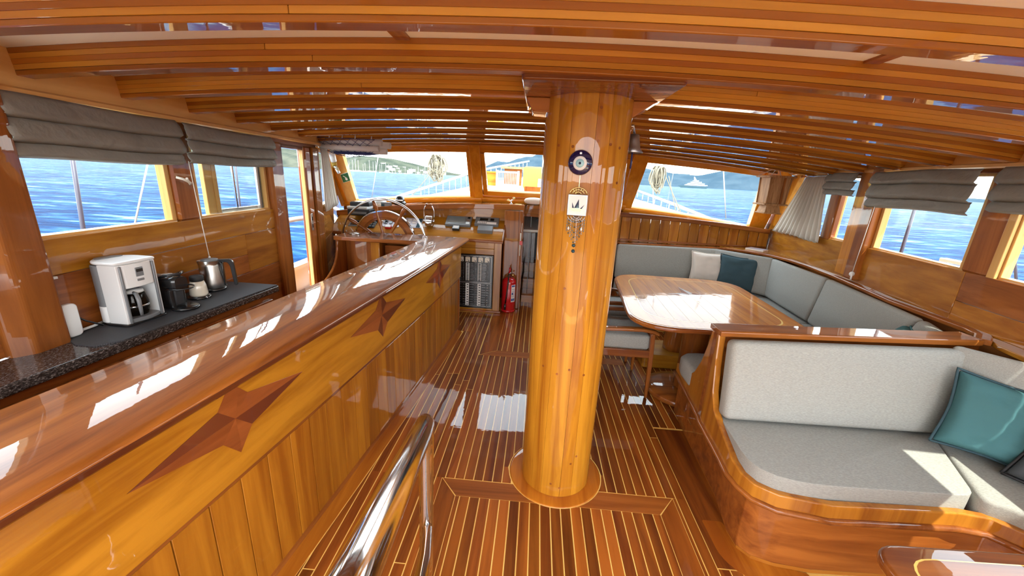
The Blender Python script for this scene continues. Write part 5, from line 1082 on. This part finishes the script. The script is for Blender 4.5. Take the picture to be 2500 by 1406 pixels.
G().tube([(-2.33, 4.40, 1.80), (-2.335, 4.45, 1.70)], .032, 16).build('canister', 'wplastic', fl); G().tube([(-2.337, 4.46, 1.695), (-2.34, 4.475, 1.655)], .026, 14).build('band', 'yellow', fl); G().tube([(-2.338, 4.47, 1.665), (-2.335, 4.52, 1.60), (-2.33, 4.54, 1.575)], .018, 12).build('nozzle', 'wplastic', fl)
G().tube([(-2.36, 4.44, 1.72), (-2.34, 4.42, 1.64), (-2.31, 4.50, 1.60), (-2.33, 4.47, 1.69)], .005, 6).build('lanyard', 'yellow', fl)
sg = thing('green_safety_sign', 'small green square sign with white pictogram on the port corner post', 'sign', WI(-2.5, 1.55, .025)); 
wp = lambda pts, mat, nm, d0: G().slab([WI(x, z, d0) for x, z in pts], Vector(WI(0, 0, d0+.002))-Vector(WI(0, 0, d0))).build(nm, mat, sg)
wp([(-2.502, 1.467), (-2.392, 1.502), (-2.392, 1.606), (-2.505, 1.571)], 'paper', 'border', .036); wp([(-2.497, 1.473), (-2.397, 1.505), (-2.397, 1.600), (-2.500, 1.567)], 'green', 'plate', .0385)
wp([(-2.455, 1.51), (-2.435, 1.505), (-2.422, 1.52), (-2.43, 1.54), (-2.45, 1.538)], 'paper', 'pictogram', .041); wp([(-2.475, 1.555), (-2.468, 1.56), (-2.44, 1.545), (-2.445, 1.538)], 'paper', 'pictogram', .041)

# hanging cane lantern and book on the starboard side
lx, ly = 2.50, 4.42
ln = thing('cane_lantern', 'square woven cane lantern hanging in the starboard corner of the windscreen', 'lantern', (lx, ly, 1.36))
G().box(lx-.135, lx+.135, ly-.135, ly+.135, 1.755, 1.775).build('roof_plate', 'wicker', ln, bevel=.004); G().box(lx-.125, lx+.115, ly-.125, ly+.115, 1.472, 1.49).build('floor_plate', 'wicker', ln, bevel=.004)
G().hexa([(lx-.09, ly-.09, 1.49), (lx+.09, ly-.09, 1.49), (lx+.09, ly+.09, 1.49), (lx-.09, ly+.09, 1.49), (lx-.10, ly-.10, 1.755), (lx+.10, ly-.10, 1.755), (lx+.10, ly+.10, 1.755), (lx-.10, ly+.10, 1.755)]).build('shade', 'wicker', ln)
for dx, dy in ((-.1, -.1), (.1, -.1), (.1, .1), (-.1, .1)): G().tube([(lx+dx*.92, ly+dy*.92, 1.485), (lx+dx*1.02, ly+dy*1.02, 1.76)], .008, 6).build('corner_cane', 'wicker', ln); G().tube([(lx+dx*1.2, ly+dy*1.2, 1.775), (lx, ly, 1.865)], .003, 5).build('cord', 'rope', ln)
G().box(lx+.03, lx+.05, ly-.104, ly-.098, 1.49, 1.755).build('slat', 'redZ', ln)
G().hexa([(lx-.085, ly-.085, 1.395), (lx+.075, ly-.085, 1.395), (lx+.075, ly+.075, 1.395), (lx-.085, ly+.075, 1.395), (lx-.07, ly-.07, 1.472), (lx+.06, ly-.07, 1.472), (lx+.06, ly+.06, 1.472), (lx-.07, ly+.06, 1.472)]).build('lower_skirt', 'wicker', ln); G().box(lx-.095, lx+.085, ly-.095, ly+.085, 1.383, 1.396).build('bottom_plate', 'wicker', ln, bevel=.003)
bk_ = thing('paper_booklet', 'white booklet lying on the ledge in the starboard corner', 'book', (2.70, 4.72, .93)); T = Matrix.Translation((2.66, 4.76, .9285)) @ Matrix.Rotation(-.9, 4, 'Z')
G().box(-.10, .10, -.07, .07, .001, .016).xf(T).build('pages', 'paper', bk_, bevel=.001); G().box(-.10, .10, -.07, .07, .016, .018).xf(T).build('cover', 'lgrey', bk_)

# ================================================================ OUTSIDE: decks, rails, rigging
dk = setting('side_deck')
G().prism([(-2.05, -1.2), (-2.25, 4.9), (-2.45, 6.2), (-2.95, 6.2), (-2.98, -1.2)], .04, .10).build('deck', 'concrete', dk); G().prism([(2.15, -1.2), (2.95, 4.9), (2.95, 6.2), (3.42, 6.2), (3.30, -1.2)], .04, .10).build('deck', 'concrete', dk)
for k in range(12): 
    y = 3.0+k*.18
    if k < 9: G().box(-2.92, -2.24, y, y+.17, .10, .108).build('deck_board', 'paleX', dk)
def tubething(name, label, cat, pts, r, mat, group=None, seg=8): 
    o = G().tube(pts, r, seg).build(name, mat, None, pts[0]); return tag(o, label, cat, group)
def bul(side, lb):
    pp = [(-2.95, -1.2, .36), (-3.0, 3, .36), (-2.98, 5, .42), (-2.8, 6.5, .92), (-2.5, 8, 1.09), (-2.05, 10.5, 1.24), (-1.4, 12.8, 1.44), (-.45, 15.2, 1.66)] if side < 0 else [(3.35, -1.2, .36), (3.4, 3, .36), (3.35, 5, .5), (2.9, 6.5, .98), (2.62, 8, 1.13), (2.2, 10.5, 1.28), (1.6, 12.8, 1.46), (.5, 15.2, 1.66)]
    r = thing('bulwark', lb, 'bulwark', pp[0]); secs = [[(x, y, z-.35), (x+side*.05, y, z-.35), (x+side*.05, y, z-.02), (x+side*.09, y, z-.02), (x+side*.09, y, z+.02), (x-side*.05, y, z+.02), (x-side*.05, y, z-.02), (x, y, z-.02)] for x, y, z in pp]
    G().loft(secs, smooth=False).build('planking', 'deck', r); return pp
bul(-1, 'pale wooden bulwark of the port side deck, seen through the side door'); bul(1, 'pale wooden bulwark of the starboard side deck')
def rail(side, path, n, lb, zo):
    r = thing('guard_rail', lb, 'railing', path[0]); G().tube(path, .030, 10).build('top_rail', 'railout', r)
    P_ = [Vector(p) for p in path]; L = [(P_[i+1]-P_[i]).length for i in range(len(P_)-1)]; tot = sum(L)
    for k in range(n):
        d = tot*(k+.5)/n; i = 0
        while d > L[i]: d -= L[i]; i += 1
        p = P_[i].lerp(P_[i+1], d/L[i]); G().tube([p, p-Vector((0, 0, zo))], .010, 6).build('stanchion', 'brushed', r)
rail(-1, [(-3.0, 6.2, .95), (-2.88, 6.8, 1.03), (-2.66, 8, 1.21), (-2.0, 11, 1.65), (-1.5, 12.3, 1.87), (-.42, 15.2, 2.24)], 26, 'white guard rail rising along the port side of the foredeck', .36)
rail(1, [(3.1, 5.2, .98), (2.78, 6.4, 1.13), (2.70, 8, 1.27), (2.60, 11, 1.47), (1.9, 13, 1.75), (.7, 15.2, 2.0)], 22, 'white guard rail along the starboard side of the foredeck', .30)
rail(-1, [(-3.0, 5.4, .98), (-2.95, 4.55, 1.0), (-2.93, 3.95, 1.0)], 2, 'white guard rail beside the port door', .62)
fd = setting('foredeck')
G().slab([(-2.5, 5.12, .93), (-2.3, 7.2, 1.10), (-1.95, 10.5, 1.26), (-.5, 15, 1.6), (.5, 15, 1.6), (2.15, 10.5, 1.30), (2.6, 7.2, 1.14), (2.85, 5.12, .95)], (0, 0, .03)).build('deck', 'deck', fd)
# foredeck furniture seen through the middle pane
gt = thing('slatted_gate', 'white slatted panel on the foredeck seen through the middle pane', 'gate', (-.85, 10.9, 1.33))
for z in (1.42, 1.76): G().box(-1.17, -.55, 10.93, 10.98, z-.025, z+.025).build('rail', 'railout', gt)
for x in (-1.15, -.57): G().box(x-.03, x+.03, 10.92, 10.99, 1.33, 1.80).build('stile', 'railout', gt)
for k in range(12): x = -1.10+.0435*k; G().box(x, x+.018, 10.94, 10.96, 1.42, 1.76).build('slat', 'railout', gt)
bx_ = thing('deck_locker', 'orange wooden deck locker to the left of the slatted panel', 'locker', (-1.5, 11.4, 1.33)); G().box(-1.75, -1.2, 11.1, 11.7, 1.32, 1.72).build('body', 'midX', bx_); G().box(-1.78, -1.17, 11.06, 11.72, 1.72, 1.76).build('lid', 'midX', bx_)
ht = thing('deck_table', 'pale table with brown edge on the foredeck behind the slatted panel', 'table', (-.75, 11.8, 1.36)); G().box(-1.1, -.4, 11.4, 12.2, 1.86, 1.92).build('top', 'wicker', ht); G().box(-1.0, -.5, 11.5, 12.1, 1.35, 1.86).build('base', 'redX', ht)
for i, (x0, x1, y, z0, z1, l_) in enumerate([(-1.30, -.78, 8.2, 1.15, 1.34, 'yellow rounded cushion on the foredeck in front of the slatted panel'), (-.42, .10, 10.4, 1.36, 1.92, 'tall yellow covered seat on the foredeck beside the mast'), (-.70, -.15, 9.0, 1.20, 1.30, 'white cushion on the foredeck in front of the slatted panel')]):
    tag(G().box(x0, x1, y, y+.5, z0, z1).build('deck_cushion', ['yellow', 'yellow', 'deck'][i], None, ((x0+x1)/2, y, z0), bevel=.07, bseg=3), l_, 'cushion')
wn = thing('anchor_windlass', 'steel anchor windlass post far forward beside the tall yellow seat', 'windlass', (-.02, 10.2, 1.3)); G().tube([(.02, 10.2, 1.28), (.02, 10.2, 1.62)], .05, 12).build('post', 'steel', wn); G().box(-.12, .12, 10.1, 10.3, 1.25, 1.32).build('base', 'steel', wn, bevel=.01)
# rigging
for lb, a, b, r, m in [('thin white stay crossing the port windscreen pane', (-2.84, 7, 1.95), (-3.03, 7, 1.05), .007, 'railout'), ('dark stay beside the rope coil in the port pane', (-2.10, 7.3, 2.1), (-2.12, 7.3, 1.1), .006, 'gplastic'), ('second dark stay next to the port rope coil', (-2.06, 7.5, 2.1), (-2.10, 7.5, 1.1), .006, 'gplastic'),
                       ('slanting stay from the port rope coil to the rail', (-1.55, 7, 2.05), (-2.35, 7, 1.12), .006, 'ropeout'), ('white stay crossing the starboard windscreen pane', (3.05, 7, 2.05), (3.28, 7, 1.12), .010, 'railout'), ('thin stay beside the rope coil in the starboard pane', (2.28, 7, 2.1), (2.24, 7, 1.2), .005, 'gplastic'),
                       ('rope running from the starboard coil down to the rail', (2.16, 7, 1.75), (2.50, 7, 1.18), .008, 'ropeout'), ('second rope from the starboard coil down to the rail', (2.20, 7, 1.78), (2.42, 7, 1.18), .007, 'ropeout'), ('faint line below the starboard coil', (1.95, 7, 1.7), (2.02, 7, 1.22), .006, 'rope'),
                       ('white diagonal stay outside the first port window', (-2.9, 2.86, 1.70), (-2.9, 2.55, 1.0), .006, 'railout'), ('wire outside the aft starboard window', (3.4, 3.06, 1.60), (3.4, 2.83, 1.02), .008, 'mauve')]:
    tubething('rigging_line', lb, 'rope' if 'rope' in lb else 'stay', [a, b], r, m)
tubething('awning_pole', 'mauve-grey pole outside the first port window', 'pole', [(-2.9, 2.37, 2.0), (-2.9, 2.22, .36)], .012, 'mauve', 'awning poles on the side decks'); tubething('awning_pole', 'blue-grey pole outside the middle starboard window', 'pole', [(3.4, 3.79, 2.0), (3.4, 3.755, .38)], .014, 'mauve', 'awning poles on the side decks')
tubething('awning_pole', 'thin pole seen through the forward half of the second port window', 'pole', [(-2.9, 3.69, 2.0), (-2.9, 3.62, .36)], .009, 'mauve', 'awning poles on the side decks')
def coil(lb, c, w_, h_, seed, n=11):
    r = random.Random(seed); t = thing('rope_coil', lb, 'rope', c, 'rope coils hanging in the rigging')
    for k in range(n):
        dx = r.uniform(-w_, w_); hh = h_*r.uniform(.55, 1); ww = w_*r.uniform(.35, .9); ph = r.uniform(0, 6); dy = r.uniform(-.06, .06)
        pts = [(c[0]+dx*.6+ww*math.sin(a)*(1+.2*math.sin(3*a+ph)), c[1]+dy+.03*math.cos(a*2+ph), c[2]-hh/2+hh/2*math.cos(a)+.015*math.sin(5*a+ph)) for a in [2*PI*i/22 for i in range(23)]]
        G().tube(pts, .011, 5).build('loop', 'ropeout', t)
    G().lathe([(.03, -.05), (.05, -.03), (.05, .03), (.03, .05)], (c[0], c[1], c[2]-h_*.3), 12).build('wrap', 'ropeout', t)
coil('tangled white rope coil hanging in the port windscreen pane', (-1.80, 7.0, 1.93), .11, .46, 3, 14); coil('cream rope coil hanging in the starboard windscreen pane', (2.03, 7.0, 1.92), .10, .46, 9, 14)
dv = thing('outboard_bracket', 'white bracket with round handle outside the aft starboard window', 'bracket', (3.4, 3.0, 1.1)); G().box(3.3, 3.36, 2.88, 3.32, 1.135, 1.165).build('bar', 'wplastic', dv, bevel=.006); G().tube([(3.33, 3.02+.035*math.cos(a), 1.07+.035*math.sin(a)) for a in [i*PI/6 for i in range(13)]], .01).build('ring', 'wplastic', dv); G().tube([(3.33, 3.02, 1.04), (3.33, 3.05, .4)], .012).build('leg', 'wplastic', dv)

# ================================================================ SEA, HILLS, FAR BOATS
g = G(); R_ = 9000; g.add([(-R_, -R_, -1.75), (R_, -R_, -1.75), (R_, R_, -1.75), (-R_, R_, -1.75)], [(0, 1, 2, 3)])
sea = g.build('sea', 'sea'); sea['kind'] = 'structure'
def hills(name, prof, D, depth, mat, seed):
    pts = []
    az = [p[0] for p in prof]; N = 90; rows = []
    for j in range(9):
        v = j/8; row = []
        for i in range(N+1):
            a = lerp(az[0], az[-1], i/N); k = max(q for q in range(len(az)-1) if az[q] <= a+1e-6); t = (a-az[k])/(az[k+1]-az[k]); el = lerp(prof[k][1], prof[k+1][1], t)
            d = D+depth*v; h = math.tan(math.radians(el))*(D+depth*.75)*(math.sin(PI/2*min(1, v/.75))**1.1 if v < .75 else math.cos((v-.75)*PI)); 
            h += mnoise.noise(Vector((i*.23+seed, v*4, 0)))*h*.16*(1 if 0 < v < .7 else .25)+(mnoise.noise(Vector((i*.9+seed, v*4, 2)))*.03*h)
            row.append((d*math.sin(math.radians(a)), d*math.cos(math.radians(a)), max(h, 0)-1.75))
        rows.append(row)
    o = G().loft(rows, cap=False, closed=False).build(name, mat); o['kind'] = 'structure'; return o
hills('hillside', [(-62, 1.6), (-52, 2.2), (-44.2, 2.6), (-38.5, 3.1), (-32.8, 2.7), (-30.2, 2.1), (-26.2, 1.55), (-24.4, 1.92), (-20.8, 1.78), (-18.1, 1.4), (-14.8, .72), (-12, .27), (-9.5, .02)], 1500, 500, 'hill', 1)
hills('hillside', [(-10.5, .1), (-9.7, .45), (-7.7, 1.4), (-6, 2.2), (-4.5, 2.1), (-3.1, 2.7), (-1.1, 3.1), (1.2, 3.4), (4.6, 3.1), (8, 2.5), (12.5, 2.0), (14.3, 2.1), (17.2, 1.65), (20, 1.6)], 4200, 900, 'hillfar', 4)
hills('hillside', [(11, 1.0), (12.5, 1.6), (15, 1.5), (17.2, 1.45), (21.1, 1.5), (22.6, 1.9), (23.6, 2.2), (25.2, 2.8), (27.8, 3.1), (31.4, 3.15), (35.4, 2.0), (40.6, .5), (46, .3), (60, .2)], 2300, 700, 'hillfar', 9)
def polar(az_, d): return d*math.sin(math.radians(az_)), d*math.cos(math.radians(az_))
pb = thing('moored_sailboat', 'white sailboat moored in the distant harbour on the port side', 'boat', (0, 0, -1.75), 'sailboats moored below the port hillside')
G().loft([[(x, y*s, z) for y, z in ((-1.8, 1.5), (-1.4, .1), (1.4, .1), (1.8, 1.5))] for x, s in ((-6, .7), (-2, 1), (3, .8), (7, .05))], smooth=False).xf(Matrix.Translation((0, 0, -1.75))).build('hull', 'deck', pb, subsurf=0)
G().box(-3, 2, -1, 1, 1.4-1.75, 2.2-1.75).build('cabin', 'deck', pb); G().box(-.15, .15, -.15, .15, 1.4-1.75, 21-1.75).build('mast', 'deck', pb)
def copy_tree(o, loc, rz, s=1):
    c = o.copy(); COL.objects.link(c); c.location = loc; c.rotation_euler = (0, 0, rz); c.scale = (s, s, s)
    for ch in o.children: q = ch.copy(); COL.objects.link(q); q.parent = c
    return c
r9 = random.Random(11)
for k in range(30):
    a = -26.3+k*.42+r9.uniform(-.15, .15); x, y = polar(a, 900+r9.uniform(-60, 160)); s = r9.uniform(.7, 1.25) if k < 14 else r9.uniform(.35, .8)
    if k == 0: pb.location = (x, y, -1.75); pb.rotation_euler = (0, 0, 1)
    else: copy_tree(pb, (x, y, -1.75), r9.uniform(0, 6), s)
hs = G().box(-6, 6, -5, 5, -1, 7).build('shore_house', 'concrete', None, (0, 0, 0)); tag(hs, 'small white house on the distant port shore', 'house', 'white houses on the port hillside')
placed_h = []
k = -1
while k < 37:
    a = -22+r9.random()*8.5; t = r9.random()**1.6; d = 1500+300*t; x, y = polar(a, d); mx_ = max(.2, (1.9-(a+22)*.19)); z = -1.75+math.tan(math.radians(mx_))*1700*math.sin(PI/2*min(1, (d-1500)/375))*.82
    if any((x-q[0])**2+(y-q[1])**2 < 26**2 for q in placed_h) and len(placed_h) < 200: continue
    placed_h.append((x, y)); k += 1
    o = hs if k == 0 else hs.copy()
    if k: COL.objects.link(o)
    o.location = (x, y, z); o.rotation_euler = (0, 0, r9.random()*3); o.scale = (r9.uniform(.7, 1.5),)*3
yx, yy_ = polar(20.5, 1250); yt = thing('motor_yacht', 'large white tiered motor yacht in the distance off the starboard bow', 'yacht', (yx, yy_, -1.75)); T = Matrix.Translation((yx, yy_, -1.75)) @ Matrix.Rotation(math.radians(-20.5), 4, 'Z')
G().prism([(-38, 5.5), (-30, 0), (38, 0), (40, 4), (-20, 6)], -6, 6, 'Y').xf(T).build('hull', 'slate', yt)
for i, (a, b, z) in enumerate(((-20, 36, 6), (-13, 28, 10), (-6, 20, 14), (0, 12, 18))):
    G().prism([(a, z), (b, z), (b-2, z+1.6), (a+4, z+1.6)], -5, 5, 'Y').xf(T).build('deck_tier', 'gplastic', yt); G().prism([(a-2, z+1.6), (b+3, z+1.6), (b+3, z+3.8), (a+3, z+3.8)], -5.5, 5.5, 'Y').xf(T).build('deck_tier', 'deck', yt)
G().prism([(2, 22), (9, 22), (3, 31), (1, 31)], -1, 1, 'Y').xf(T).build('mast', 'deck', yt)
